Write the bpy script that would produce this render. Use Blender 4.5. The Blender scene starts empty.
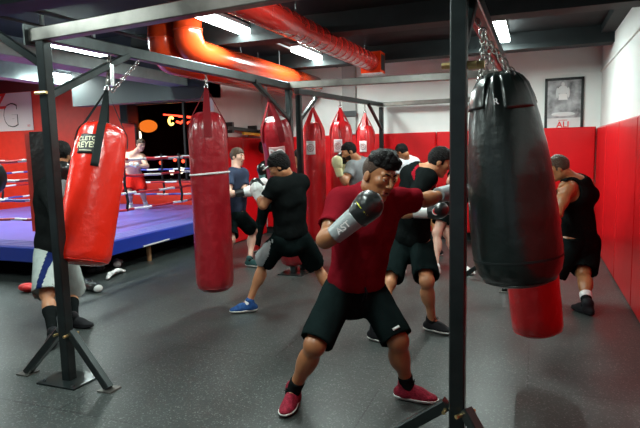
import bpy, math, random
import numpy as np
from mathutils import Vector, Matrix
random.seed(7)
SC = bpy.context.scene
COL = SC.collection
PI = math.pi
V = Vector

# ------------------------------------------------------------------ materials
def mat(name, col, rough=.5, metal=0., spec=.5, coat=0., emit=None, estr=0., bump=0., bscale=40., var=0., vscale=6., sheen=0., sss=0., wr=0.):
    m = bpy.data.materials.new(name); m.use_nodes = True
    nt = m.node_tree; b = nt.nodes['Principled BSDF']
    b.inputs['Base Color'].default_value = (*col, 1)
    b.inputs['Roughness'].default_value = rough
    b.inputs['Metallic'].default_value = metal
    b.inputs['Specular IOR Level'].default_value = spec
    b.inputs['Coat Weight'].default_value = coat
    b.inputs['Coat Roughness'].default_value = .15
    b.inputs['Sheen Weight'].default_value = sheen
    if sheen == 0 and rough >= .6 and spec == .5 and not metal: b.inputs['Specular IOR Level'].default_value = .0 if rough >= .75 else .15
    if sss:
        b.inputs['Subsurface Weight'].default_value = sss
        b.inputs['Subsurface Radius'].default_value = (.02, .008, .004)
    if emit:
        b.inputs['Emission Color'].default_value = (*emit, 1)
        b.inputs['Emission Strength'].default_value = estr
    tc = nt.nodes.new('ShaderNodeTexCoord')
    if var:
        n = nt.nodes.new('ShaderNodeTexNoise'); n.inputs['Scale'].default_value = vscale; n.inputs['Detail'].default_value = 5
        nt.links.new(tc.outputs['Object'], n.inputs['Vector'])
        r = nt.nodes.new('ShaderNodeMapRange'); r.inputs['From Min'].default_value = .3; r.inputs['From Max'].default_value = .7
        r.inputs['To Min'].default_value = 1 - var; r.inputs['To Max'].default_value = 1 + var
        nt.links.new(n.outputs['Fac'], r.inputs['Value'])
        x = nt.nodes.new('ShaderNodeVectorMath'); x.operation = 'SCALE'; x.inputs[0].default_value = col
        nt.links.new(r.outputs['Result'], x.inputs['Scale']); nt.links.new(x.outputs['Vector'], b.inputs['Base Color'])
        if wr:
            q = nt.nodes.new('ShaderNodeMapRange'); q.inputs['To Min'].default_value = rough - wr; q.inputs['To Max'].default_value = rough + wr
            nt.links.new(n.outputs['Fac'], q.inputs['Value']); nt.links.new(q.outputs['Result'], b.inputs['Roughness'])
    if bump:
        n2 = nt.nodes.new('ShaderNodeTexNoise'); n2.inputs['Scale'].default_value = bscale; n2.inputs['Detail'].default_value = 4
        nt.links.new(tc.outputs['Object'], n2.inputs['Vector'])
        bp = nt.nodes.new('ShaderNodeBump'); bp.inputs['Strength'].default_value = bump; bp.inputs['Distance'].default_value = .02
        nt.links.new(n2.outputs['Fac'], bp.inputs['Height']); nt.links.new(bp.outputs['Normal'], b.inputs['Normal'])
    return m

M = {}
def defm(k, *a, **kw): M[k] = mat(k, *a, **kw)
defm('white_paint', (.80, .82, .80), .6, var=.06, vscale=1.5, bump=.05, bscale=8)
defm('grey_paint', (.42, .43, .42), .6, var=.05)
defm('ceiling_black', (.012, .015, .016), .7, var=.3, vscale=3)
defm('beam_black', (.015, .019, .020), .6, var=.25, vscale=3)
defm('header_grey', (.035, .045, .048), .5, var=.15, vscale=2)
defm('duct_grey', (.24, .29, .29), .4, metal=.3, var=.15)
defm('red_wall', (.75, .035, .018), .5, var=.06)
defm('wall_shade_maroon', (.09, .008, .012), .5)
defm('pad_red', (.60, .004, .008), .32, coat=.25, bump=.35, bscale=2.2, var=.08, vscale=2)
defm('tube_steel', (.05, .06, .06), .35, metal=.6, var=.35, vscale=9, wr=.12)
defm('black_steel', (.012, .017, .017), .28, metal=.3, coat=.25, var=.3, vscale=12)
defm('raw_steel', (.19, .18, .165), .38, metal=.85, var=.35, vscale=5, wr=.12)
defm('chrome', (.6, .6, .6), .2, metal=1)
defm('brass', (.75, .55, .25), .3, metal=1)
defm('reflected_red', (.35, .01, .015), .4)
defm('duct_orange', (.72, .055, .01), .22, coat=.5, var=.05, vscale=3)
defm('duct_red', (.62, .03, .02), .22, coat=.5, var=.05, vscale=3)
defm('vinyl_orange', (.72, .018, .006), .27, coat=.35, bump=.5, bscale=9)
defm('vinyl_maroon', (.27, .006, .012), .30, coat=.3, bump=.7, bscale=11)
defm('vinyl_red', (.50, .008, .012), .3, coat=.35, bump=.6, bscale=11)
defm('vinyl_black', (.007, .012, .011), .3, coat=.3, bump=.75, bscale=5)
defm('strap_maroon', (.17, .008, .012), .6)
defm('strap_black', (.015, .02, .02), .6)
defm('white_vinyl', (.75, .73, .72), .4)
defm('label_white', (.72, .68, .68), .5)
defm('label_cream', (.75, .72, .5), .5)
defm('label_black', (.015, .015, .015), .5)
defm('label_grey', (.45, .25, .25), .5)
defm('canvas_blue', (.115, .105, .42), .33, var=.18, vscale=1.2)
defm('apron_blue', (.012, .04, .33), .35, coat=.2)
defm('piping', (.25, .28, .6), .4)
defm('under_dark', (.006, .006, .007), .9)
defm('rope_red', (.5, .02, .03), .45); defm('rope_white', (.75, .72, .75), .45); defm('rope_blue', (.07, .08, .4), .45)
defm('tape_black', (.015, .015, .018), .6)
defm('wood', (.30, .16, .08), .6)
defm('glass_dark', (.01, .008, .012), .08, spec=.6)
defm('night', (.004, .0015, .002), .9)
defm('neon_red', (.2, .01, .01), emit=(1, .05, .02), estr=3.5)
defm('neon_yellow', (.2, .1, .01), emit=(1, .75, .12), estr=3.)
defm('lamp_orange', (.2, .05, .01), emit=(1, .22, .02), estr=.6)
defm('lamp_white', (.3, .3, .25), emit=(1, .9, .6), estr=2.5)
defm('tube_light', (1, 1, 1), emit=(.86, 1, .97), estr=17)
defm('lamp_body', (.5, .52, .52), .4)
defm('yellow', (.7, .42, .03), .5)
defm('text_red', (.7, .03, .03), .5)
defm('poster_grey', (.30, .30, .31), .5, var=.75, vscale=7)
defm('poster_light', (.62, .62, .62), .5, var=.1)
defm('frame_black', (.012, .012, .012), .35)
# people
defm('skin_tan', (.32, .125, .050), .42, sss=.06, var=.08, vscale=14, bump=.05, bscale=60)
defm('skin_mid', (.46, .20, .095), .45, sss=.06, var=.07, vscale=14)
defm('skin_pale', (.62, .36, .27), .45, sss=.06, var=.06, vscale=14)
defm('skin_brown', (.36, .15, .06), .4, sss=.05, var=.08, vscale=14)
defm('hair_black', (.006, .005, .005), .62, bump=1., bscale=90)
defm('hair_fade', (.06, .035, .025), .6, bump=.6, bscale=200, var=.3, vscale=60)
defm('hair_brown', (.06, .03, .015), .55, bump=1., bscale=90)
defm('beard', (.018, .011, .009), .6, bump=.8, bscale=120)
defm('eye_white', (.7, .68, .65), .25); defm('iris', (.02, .01, .006), .15)
defm('lip', (.28, .09, .07), .4); defm('mouth_dark', (.03, .006, .006), .6)
def cloth(k, c, r=.9, s=.0): defm(k, c, r, sheen=s, bump=.25, bscale=28, var=.12, vscale=9)
cloth('tee_maroon', (.17, .008, .014)); cloth('tee_black', (.008, .010, .010), .8); cloth('tee_blue', (.035, .045, .075))
cloth('tee_grey', (.25, .26, .27)); cloth('tee_white', (.62, .64, .68)); cloth('sweater', (.009, .010, .010), .85)
cloth('shorts_black', (.007, .012, .012), .8); cloth('shorts_grey', (.36, .40, .38)); cloth('navy', (.012, .02, .09))
cloth('panel_grey', (.30, .32, .32)); cloth('shorts_red', (.62, .02, .015)); cloth('sock_black', (.010, .012, .012)); cloth('sock_white', (.75, .75, .74))
cloth('stripe_red', (.3, .01, .02)); cloth('darkred', (.10, .012, .014)); cloth('band_black', (.014, .018, .018))
defm('glove_black', (.010, .011, .011), .3, coat=.3); defm('glove_grey', (.24, .26, .265), .4, coat=.1); defm('glove_white', (.68, .68, .66), .4)
defm('glove_cream', (.65, .62, .35), .4); defm('cyan', (.25, .62, .58), .5); defm('logo_yellow', (.85, .75, .03), .4)
defm('shoe_maroon', (.22, .012, .028), .7, bump=.5, bscale=120, var=.35, vscale=50); defm('shoe_black', (.010, .010, .012), .6)
defm('shoe_blue', (.02, .07, .22), .6, var=.3, vscale=40); defm('shoe_teal', (.02, .06, .06), .6); defm('shoe_red', (.6, .02, .02), .5)
defm('shoe_white', (.7, .7, .68), .5); defm('sole_white', (.72, .70, .66), .55); defm('lace_black', (.01, .01, .01), .6)

# ------------------------------------------------------------------ object helpers
ORG = {}
def thing(name, label, cat, loc=(0, 0, 0), group=None, kind=None):
    o = bpy.data.objects.new(name, None); COL.objects.link(o); o.location = loc; o.empty_display_size = .1
    ORG[o.name] = V(loc); tag(o, label, cat, group, kind)
    return o
def tag(o, label=None, cat=None, group=None, kind=None):
    if label: o['label'] = label
    if cat: o['category'] = cat
    if group: o['group'] = group
    if kind: o['kind'] = kind
    return o
def link(name, verts, faces, mats, parent=None, midx=None, smooth=False, label=None):
    """verts in world coordinates; object placed at its parent's origin (or the mesh's base centre)."""
    vs = np.asarray(verts, float).reshape(-1, 3)
    if parent is not None: org = ORG[parent.name]
    else:
        lo, hi = vs.min(0), vs.max(0); org = V(((lo[0]+hi[0])/2, (lo[1]+hi[1])/2, lo[2]))
    me = bpy.data.meshes.new(name)
    me.from_pydata((vs - np.array(org)).tolist(), [], [tuple(map(int, f)) for f in faces])
    if not isinstance(mats, (list, tuple)): mats = [mats]
    for m in mats: me.materials.append(M[m])
    if midx is not None: me.polygons.foreach_set('material_index', np.asarray(midx, np.int32))
    if smooth: me.polygons.foreach_set('use_smooth', np.ones(len(me.polygons), bool))
    me.update(); me.validate()
    o = bpy.data.objects.new(name, me); COL.objects.link(o)
    if parent is not None: o.parent = parent
    else: o.location = org
    ORG[o.name] = V(org)
    if label: o['label'] = label
    return o

class MB:
    def __init__(s): s.v = []; s.f = []; s.m = []; s.n = 0
    def add(s, v, f, mi=0):
        v = [tuple(x) for x in v]; s.v += v; s.f += [tuple(i + s.n for i in q) for q in f]; s.m += [mi]*len(f); s.n += len(v); return s
    def hexa(s, p, mi=0):   # 8 points: bottom 4 ccw, top 4 ccw
        return s.add(p, [(0,3,2,1),(4,5,6,7),(0,1,5,4),(1,2,6,5),(2,3,7,6),(3,0,4,7)], mi)
    def box(s, lo, hi, mi=0):
        x0,y0,z0 = lo; x1,y1,z1 = hi
        return s.hexa([(x0,y0,z0),(x1,y0,z0),(x1,y1,z0),(x0,y1,z0),(x0,y0,z1),(x1,y0,z1),(x1,y1,z1),(x0,y1,z1)], mi)
    def bar(s, a, b, w, h, up=(0,0,1), mi=0, bev=.006):
        """bevelled rectangular tube from a to b, w across, h along up"""
        a, b = V(a), V(b); d = (b-a).normalized(); up = V(up)
        sd = d.cross(up)
        if sd.length < 1e-4: sd = d.cross(V((1,0,0)))
        sd.normalize(); u = sd.cross(d).normalized()
        w2, h2 = w/2, h/2; e = min(bev, w2*.4, h2*.4)
        prof = [(-w2+e,-h2),(w2-e,-h2),(w2,-h2+e),(w2,h2-e),(w2-e,h2),(-w2+e,h2),(-w2,h2-e),(-w2,-h2+e)]
        vs = [a+sd*x+u*y for x,y in prof] + [b+sd*x+u*y for x,y in prof]
        f = [(i,(i+1)%8,8+(i+1)%8,8+i) for i in range(8)] + [tuple(range(7,-1,-1)), tuple(range(8,16))]
        return s.add(vs, f, mi)
    def tube(s, pts, r, n=12, mi=0, cap=True, rs=None):
        pts = [V(p) for p in pts]; rings = []
        ref = None
        for i, p in enumerate(pts):
            d = (pts[min(i+1,len(pts)-1)] - pts[max(i-1,0)]).normalized()
            if ref is None:
                ref = V((0,0,1)) if abs(d.z) < .9 else V((1,0,0))
            x = d.cross(ref).normalized(); y = x.cross(d).normalized(); ref = y
            rr = rs[i] if rs else r
            rings.append([p + (x*math.cos(2*PI*k/n)+y*math.sin(2*PI*k/n))*rr for k in range(n)])
        v = [q for R in rings for q in R]; f = []
        for i in range(len(pts)-1):
            for k in range(n):
                a = i*n+k; b = i*n+(k+1)%n
                f.append((a,b,b+n,a+n))
        if cap: f += [tuple(range(n-1,-1,-1)), tuple(range((len(pts)-1)*n, len(pts)*n))]
        s.add(v, f, 0)
        if callable(mi):
            base = len(s.m)-len(f)
            for i in range(len(pts)-1):
                for k in range(n): s.m[base+i*n+k] = mi(i, k)
        elif mi:
            base = len(s.m)-len(f)
            for j in range(len(f)): s.m[base+j] = mi
        return s
    def sphere(s, c, r, n=16, m=10, mi=0, R=None):
        c = V(c); r = (r,r,r) if isinstance(r,(int,float)) else r; v = []; f = []
        for i in range(m+1):
            t = PI*i/m
            for k in range(n):
                q = V((math.sin(t)*math.cos(2*PI*k/n)*r[0], math.sin(t)*math.sin(2*PI*k/n)*r[1], math.cos(t)*r[2]))
                v.append(c + (R @ q if R else q))
        for i in range(m):
            for k in range(n):
                a = i*n+k; b = i*n+(k+1)%n; f.append((a, a+n, b+n, b))
        return s.add(v, f, mi)
    def build(s, name, mats, parent=None, smooth=False, label=None):
        return link(name, s.v, s.f, mats, parent, s.m, smooth, label)

def frame_z(z, x=None):
    z = V(z).normalized(); x = V(x) if x is not None else (V((1,0,0)) if abs(z.x) < .9 else V((0,1,0)))
    y = z.cross(x).normalized(); x = y.cross(z).normalized()
    return Matrix((x, y, z)).transposed()   # columns x,y,z

def chain_mb(a, b, link_len=.045, r=.0045, w=.014):
    a, b = V(a), V(b); L = (b-a).length; n = max(2, int(L/(link_len*.72))); mb = MB(); R = frame_z(b-a)
    for i in range(n):
        c = a.lerp(b, (i+.5)/n); pts = []
        for k in range(13):
            t = 2*PI*k/12
            p = V((math.cos(t)*w, 0, math.sin(t)*link_len*.5)) if i % 2 else V((0, math.cos(t)*w, math.sin(t)*link_len*.5))
            pts.append(c + R @ p)
        mb.tube(pts, r, 6, cap=False)
    return mb

_txt = {}
def text2d(s, size):
    cu = bpy.data.curves.new('t', 'FONT'); cu.body = s; cu.size = size; cu.align_x = 'CENTER'; cu.align_y = 'CENTER'
    cu.offset = size*.02; cu.resolution_u = 3
    o = bpy.data.objects.new('t', cu); COL.objects.link(o)
    dg = bpy.context.evaluated_depsgraph_get(); me = bpy.data.meshes.new_from_object(o.evaluated_get(dg))
    v = [tuple(q.co[:2]) for q in me.vertices]; f = [tuple(p.vertices) for p in me.polygons]
    bpy.data.objects.remove(o); bpy.data.curves.remove(cu); bpy.data.meshes.remove(me)
    return v, f
def text_flat(s, size, o, x, y, mats, name, parent, thick=.004, sx=1.):
    """flat letters standing proud of a surface; x,y unit directions"""
    v, f = text2d(s, size); x, y, o = V(x), V(y), V(o); n = x.cross(y).normalized(); k = len(v)
    vs = [o + x*a*sx + y*b + n*thick for a, b in v]
    return link(name, vs, f, mats, parent)

# ------------------------------------------------------------------ implicit surfaces -> one continuous mesh
A3 = lambda p: np.array([float(x) for x in p])
def nrm(v):
    v = A3(v); return v/np.linalg.norm(v)
def cone(a, b, ra, rb, k=.02, side=None, q=1., cuts=()):
    return dict(t='c', a=A3(a), b=A3(b), ra=ra, rb=rb, k=k, side=None if side is None else nrm(side), q=q, cuts=cuts)
def ell(c, r, R=None, k=.02, cuts=(), carve=False):
    return dict(t='e', c=A3(c), r=A3(r) if hasattr(r, '__len__') else A3((r, r, r)), R=np.eye(3) if R is None else np.array(R), k=k, cuts=cuts, carve=carve)
def _bb(p):
    if p['t'] == 'c':
        m = max(p['ra'], p['rb']); return np.minimum(p['a'], p['b'])-m, np.maximum(p['a'], p['b'])+m
    m = p['r'].max(); return p['c']-m, p['c']+m
def _ev(p, X, Y, Z):
    if p['t'] == 'c':
        a, b = p['a'], p['b']; d = b-a; L2 = max(d@d, 1e-9)
        x, y, z = X-a[0], Y-a[1], Z-a[2]
        t = np.clip((x*d[0]+y*d[1]+z*d[2])/L2, 0, 1); r = p['ra']+(p['rb']-p['ra'])*t
        x = x-t*d[0]; y = y-t*d[1]; z = z-t*d[2]
        if p['side'] is not None:
            s = p['side']; sd = x*s[0]+y*s[1]+z*s[2]; rest = x*x+y*y+z*z-sd*sd
            D = (np.sqrt(np.maximum(sd*sd+rest/p['q']**2, 0))-r)*(p['q'] ** .5)
        else: D = np.sqrt(x*x+y*y+z*z)-r
    else:
        c, r, R = p['c'], p['r'], p['R']; x, y, z = X-c[0], Y-c[1], Z-c[2]
        u = [(x*R[0][i]+y*R[1][i]+z*R[2][i]) for i in range(3)]
        k0 = np.sqrt((u[0]/r[0])**2+(u[1]/r[1])**2+(u[2]/r[2])**2); k1 = np.sqrt((u[0]/r[0]**2)**2+(u[1]/r[1]**2)**2+(u[2]/r[2]**2)**2)
        D = k0*(k0-1)/np.maximum(k1, 1e-6)
    for n, o in p['cuts']:
        n = nrm(n); D = np.maximum(D, (X-o[0])*n[0]+(Y-o[1])*n[1]+(Z-o[2])*n[2])
    return D
def field_mesh(prims, res, cuts=(), disp=None, lo=None, hi=None):
    pos = [p for p in prims if not p.get('carve')]
    if lo is None:
        bb = [_bb(p) for p in pos]; lo = np.min([b[0] for b in bb], 0)-.03; hi = np.max([b[1] for b in bb], 0)+.03
    lo = np.asarray(lo, float); hi = np.asarray(hi, float)
    n = np.maximum(np.ceil((hi-lo)/res).astype(int)+1, 4)
    ax = [(lo[i]+res*np.arange(n[i])).astype(np.float32) for i in range(3)]
    D = np.full(n, 1., np.float32)
    for p in prims:
        b0, b1 = _bb(p); m = .07
        i0 = np.clip(((b0-m-lo)/res).astype(int), 0, n); i1 = np.clip(((b1+m-lo)/res).astype(int)+2, 0, n)
        if (i1 <= i0).any(): continue
        sl = tuple(slice(i0[i], i1[i]) for i in range(3))
        X = ax[0][sl[0]][:, None, None]; Y = ax[1][sl[1]][None, :, None]; Z = ax[2][sl[2]][None, None, :]
        d = _ev(p, X, Y, Z); E = D[sl]; k = p['k']
        if p.get('carve'):
            h = np.clip(.5-.5*(E+d)/k, 0, 1); D[sl] = E*(1-h)-d*h+k*h*(1-h)
        else:
            h = np.clip(.5+.5*(E-d)/k, 0, 1); D[sl] = E*(1-h)+d*h-k*h*(1-h)
    X = ax[0][:, None, None]; Y = ax[1][None, :, None]; Z = ax[2][None, None, :]
    if disp is not None: D = D+disp(X, Y, Z).astype(np.float32)
    for nn, o in cuts:
        nn = nrm(nn); D = np.maximum(D, (X-o[0])*nn[0]+(Y-o[1])*nn[1]+(Z-o[2])*nn[2])
    D[0], D[-1] = np.maximum(D[0], .01), np.maximum(D[-1], .01)
    D[:, 0], D[:, -1] = np.maximum(D[:, 0], .01), np.maximum(D[:, -1], .01)
    D[:, :, 0], D[:, :, -1] = np.maximum(D[:, :, 0], .01), np.maximum(D[:, :, -1], .01)
    S = D < 0
    c8 = [(i, j, k) for i in (0, 1) for j in (0, 1) for k in (0, 1)]
    cs = tuple(m-1 for m in n)
    sub = lambda A, o: A[o[0]:o[0]+cs[0], o[1]:o[1]+cs[1], o[2]:o[2]+cs[2]]
    cnt = sum(sub(S, o).astype(np.int8) for o in c8)
    act = (cnt > 0) & (cnt < 8); idx = np.argwhere(act)
    if len(idx) == 0: return np.zeros((0, 3)), []
    acc = np.zeros((len(idx), 3)); num = np.zeros(len(idx))
    for o in c8:
        for a in range(3):
            if o[a] == 0:
                o2 = list(o); o2[a] = 1
                d0 = D[idx[:, 0]+o[0], idx[:, 1]+o[1], idx[:, 2]+o[2]]; d1 = D[idx[:, 0]+o2[0], idx[:, 1]+o2[1], idx[:, 2]+o2[2]]
                c = (d0 < 0) != (d1 < 0); t = np.where(c, d0/np.where(c, d0-d1, 1), 0)
                q = np.array(o, float)[None].repeat(len(idx), 0); q[:, a] += t
                acc += q*c[:, None]; num += c
    vs = lo+(idx+acc/num[:, None])*res
    ids = np.full(cs, -1, np.int64); ids[idx[:, 0], idx[:, 1], idx[:, 2]] = np.arange(len(idx))
    faces = []
    for a in range(3):
        s0 = [slice(1, m-1) for m in n]; s1 = list(s0); s0[a] = slice(0, n[a]-1); s1[a] = slice(1, n[a])
        A, B = S[tuple(s0)], S[tuple(s1)]; e = np.argwhere(A != B); fl = A[A != B]
        base = np.ones(3, int); base[a] = 0; e = e+base
        b, c = (a+1) % 3, (a+2) % 3
        def cell(db, dc):
            q = e.copy(); q[:, b] -= db; q[:, c] -= dc; return ids[q[:, 0], q[:, 1], q[:, 2]]
        quad = np.stack([cell(1, 1), cell(0, 1), cell(0, 0), cell(1, 0)], 1)
        quad[~fl] = quad[~fl][:, ::-1]
        faces.append(quad)
    return vs, np.concatenate(faces)
def wob(amp, s=14., seed=0., st=(1, 1, 1)):
    def f(X, Y, Z):
        X = X*st[0]; Y = Y*st[1]; Z = Z*st[2]
        a = np.sin(s*X+1.7*np.sin(s*.7*Z+seed)+seed)*np.sin(s*.8*Y+1.3*np.sin(s*.6*X)+seed*2)
        b = np.sin(s*1.9*(Z+.4*X)+2*np.sin(s*.9*Y+seed))*.6+np.sin(s*3.1*(X-Y+.5*Z)+seed*3)*.3
        r = 1-np.sqrt(np.abs(np.sin(s*.55*(X+.8*Y-.55*Z)+1.4*np.sin(s*.35*(Z-X)+seed)+seed)))*1.6
        return amp*(a*.7+b*.6+r*.7)
    return f

def build_field(name, prims, res, mats, parent, cuts=(), disp=None, matf=None, label=None):
    v, f = field_mesh(prims, res, cuts, disp)
    if not len(f): return None
    mi = None
    if matf is not None:
        c = v[np.asarray(f)].mean(1); mi = matf(c)
    return link(name, v, f, mats, parent, mi, True, label)

def head_prims(H, neck, s=1., nr=.056):
    c, R = H
    W = lambda x, y, z: c+(R[0]*x+R[1]*y+R[2]*z)*s
    RT = np.array(R).T
    P = [ell(W(0, -.012, .035), A3((.074, .095, .088))*s, RT, .02), ell(W(0, .020, -.035), A3((.058, .068, .080))*s, RT, .03)]
    for x in (-1, 1):
        P += [cone(W(.043*x, -.01, -.062), W(.008*x, .058, -.098), .020*s, .021*s, .02), ell(W(.040*x, .057, -.008), .024*s, None, .02),
              cone(W(.003*x, .078, .036), W(.040*x, .070, .034), .012*s, .011*s, .012), ell(W(.012*x, .092, -.026), .0085*s, None, .006),
              ell(W(.077*x, -.012, -.004), A3((.009, .020, .029))*s, RT, .006)]
    P += [cone(W(0, .086, .022), W(0, .106, -.020), .008*s, .012*s, .010), cone(W(-.018, .080, -.052), W(.018, .080, -.052), .008*s, .008*s, .008),
          cone(W(-.015, .079, -.067), W(.015, .079, -.067), .009*s, .009*s, .008)]
    for x in (-1, 1):
        q = ell(W(.031*x, .099, .014), .0135*s, None, .012); q['carve'] = True; P.append(q)
    P.append(cone(W(0, -.03, -.06), neck, nr*s, nr*1.12*s, .04))
    return P

def make_person(key, label, look, res=.013, hres=.008, group=None):
    J = {k: A3(v) for k, v in POSES[key].items()}
    g = look.get
    b = g('bulk', 1.)
    pc = (J['hipA']+J['hipB'])/2; sc = (J['shA']+J['shB'])/2; up = nrm(sc-pc); L = np.linalg.norm(sc-pc)
    ps = nrm(J['hipA']-J['hipB']); ss = nrm(J['shA']-J['shB'])
    f = nrm(J['face']); hu = J['hup']-f*(J['hup']@f); hu = nrm(hu); hr = np.cross(f, hu)
    hc = J['head']; H = (hc, (hr, f, hu)); hs = g('hs', .96)
    cf = nrm(J['cf'])
    nb = sc+up*.055-cf*.01
    base = V((pc[0], pc[1], g('floor', 0.)))
    T = thing('person', label, 'person', base, group)
    skin = g('skin')
    def torso(e=0., k=.06, blob=True):
        p1 = pc+up*.02; p2 = pc+up*(L*.38); p3 = sc-up*.10
        r = [cone(p1-up*.03, p1+up*.05, (.158+e)*b, (.152+e)*b, k, ps, .72), cone(pc+up*.10, p2+up*.03, (.142+e)*b, (.138+e)*b, k, nrm(ps+ss), .74),
             cone(p2+up*.03, p3, (.145+e)*b, (.172+e)*b, k, ss, .66)]
        for x in 'AB':
            r.append(cone(nb-up*.02, J['sh'+x]+up*.0, (.058+e)*b, (.060+e)*b, .05))
            r.append(ell(J['sh'+x]-up*.015, (.064+e)*b, None, .04))
            if not blob: continue
            r.append(ell(sc*.45+J['sh'+x]*.55-up*.10+cf*.06, (.076+e)*b, None, .05))    # pectoral
            r.append(ell(sc*.45+J['sh'+x]*.55-up*.10-cf*.050, (.072+e)*b, None, .05))   # shoulder blade
        return r
    # ---- body
    P = torso(blob=g('top') in (None, 'tank'))
    for x in 'AB':
        sh, el, wr = J['sh'+x], J['el'+x], J['wr'+x]
        P += [cone(sh, el, .054*b, .040*b, .03), ell(sh*.5+el*.5-np.array((0, 0, .004)), .050*b, None, .04),
              cone(el, wr, .042*b, .029*b, .03), ell(el*.72+wr*.28, .044*b, None, .03), ell(wr+nrm(J['ha'+x])*.05, .036, None, .03)]
        hp, kn, an = J['hip'+x], J['kn'+x], J['an'+x]; toe = nrm(J[dict(A='tipA', B='tipB')[x]]); sh_d = nrm(an-kn); bk = -nrm(toe-sh_d*(toe@sh_d))
        P += [cone(hp, kn, .088*b, .056*b, .04), ell(hp*.6+kn*.4, .082*b, None, .05), cone(kn, an, .050*b, .034*b, .03), ell(kn, .056*b, None, .03),
              ell(kn*.70+an*.30+bk*.018, .056*b, None, .04), ell(kn*.55+an*.45+bk*.014, .048*b, None, .04),
              cone(an, an+toe*.12-np.array((0, 0, .045)), .032, .028, .02)]
    hp_ = head_prims(H, nb-up*.02, hs, .056*b)
    dn = nrm(hu*.75+nrm(hc-nb)*.6); cut = hc-dn*.135*hs
    v1, f1 = field_mesh(P+hp_, res, cuts=[(dn, cut+dn*.012)])
    hl = hc-.17; hh = hc+.17
    v2, f2 = field_mesh(P+hp_, hres, cuts=[(-dn, cut-dn*.004)], lo=hl, hi=hh)
    link('body', np.concatenate([v1, v2]), np.concatenate([f1, f2+len(v1)]), skin, T, None, True)
    W = lambda x, y, z: hc+(hr*x+f*y+hu*z)*hs
    RT = np.array((hr, f, hu)).T
    # ---- hair
    hair = g('hair', 'short'); hm = g('hair_mat', 'hair_black')
    hcut = [(f*.62-hu*.80, W(0, .062, .072))]
    if hair == 'short':
        build_field('hair', [ell(W(0, -.010, .042), A3((.084, .103, .094))*hs, RT, .02, cuts=[(f*.35-hu*.94, W(0, .080, .060))]),
                             ell(W(0, -.018, .022), A3((.083, .098, .098))*hs, RT, .015, cuts=[(f, W(0, -.008, 0)), (-hu*.93-f*.3, W(0, -.06, -.068))]),
                             ell(W(0, -.0, .02), A3((.0805, .075, .07))*hs, RT, .01, cuts=[(f, W(0, .026, 0)), (-hu, W(0, 0, -.012))])], hres, hm, T, [], wob(.0025, 60))
    elif hair == 'fade':
        build_field('hair', [ell(W(0, -.016, .034), A3((.0775, .098, .091))*hs, RT, .02)], hres, 'hair_fade', T, [(f*.75-hu*.66, W(0, .030, .045)), (-hu, W(0, -.06, -.040))], None, None, 'faded dark hair at sides')
        build_field('hair', [ell(W(0, .0, .088), A3((.074, .094, .056))*hs, RT, .02), ell(W(0, .062, .098), A3((.058, .038, .036))*hs, RT, .02), ell(W(.02, .03, .125), A3((.05, .05, .03))*hs, RT, .02), ell(W(-.03, .0, .125), A3((.04, .05, .026))*hs, RT, .02)], hres, hm, T, [(f*.55-hu*.83, W(0, .080, .062))], wob(.0055, 75))
    elif hair == 'cap':
        build_field('hair', [ell(W(0, -.022, .045), A3((.090, .108, .100))*hs, RT, .02, cuts=[(f*.35-hu*.94, W(0, .070, .045))]), ell(W(0, -.026, .018), A3((.086, .100, .102))*hs, RT, .02, cuts=[(f, W(0, .012, 0)), (-hu, W(0, 0, -.062))])], hres, hm, T, [], wob(.003, 60))
        build_field('visor', [ell(W(0, .095, .058), A3((.060, .055, .010))*hs, RT, .01)], hres*.7, 'white_paint', T, [(-f, W(0, .070, 0))])
    if g('beard'):
        build_field('beard', [ell(W(0, .022, -.045), A3((.063, .070, .080))*hs, RT, .02)], hres, 'beard', T, [(hu, W(0, .05, -.038)), (-f, W(0, .0, 0))], wob(.0015, 70))
        build_field('sideburns', [ell(W(0, -.0, 0), A3((.0765, .05, .06))*hs, RT, .02)], hres, 'beard', T, [(hu, W(0, 0, .04)), (-f, W(0, .0, 0)), (f, W(0, .03, 0))])
    if g('face', True):
        for x in (-1, 1):
            e = MB(); e.sphere(W(.031*x, .0775, .012), .0128*hs, 14, 10)
            eo = e.build('eye', 'eye_white', T, True)
            e = MB(); ed = nrm(f*1.0-hu*.25+hr*g('gaze', 0)); e.sphere(A3(W(.031*x, .0775, .012))+ed*.0070*hs, .0080*hs, 10, 8); e.build('iris', 'iris', eo, True)
            build_field('eyelid', [ell(W(.031*x, .0775, .014), A3((.016, .0148, .0140))*hs, RT, .005)], .0025, skin, T, [(-hu*.95-f*.25, W(0, .085, .0105))])
            build_field('eyebrow', [cone(W(.013*x, .0905, .034), W(.032*x, .084, .040), .0038*hs, .0046*hs, .004), cone(W(.032*x, .084, .040), W(.048*x, .070, .035), .0046*hs, .0025*hs, .004)], .003, hm, T)
        build_field('lips', [cone(W(-.020, .082, -.0535), W(.020, .082, -.0535), .0065*hs, .0065*hs, .004), cone(W(-.016, .081, -.0665), W(.016, .081, -.0665), .0080*hs, .0080*hs, .004)] if g('mouth') else
                    [cone(W(-.022, .081, -.055), W(.022, .081, -.055), .0075*hs, .0075*hs, .004), cone(W(-.016, .080, -.064), W(.016, .080, -.064), .0070*hs, .0070*hs, .004)], .003, 'lip', T)
        if g('mouth'):
            build_field('mouth', [ell(W(0, .083, -.0605), A3((.015, .0085, .0065))*hs, RT, .004)], .0025, 'mouth_dark', T)
    # ---- shirt
    top = g('top', 'tee'); tm = g('top_mat'); sw = g('seed', 1.)
    hem = [(-up, pc+up*g('hem', .03))]
    nk = nrm(hc-nb)
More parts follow.
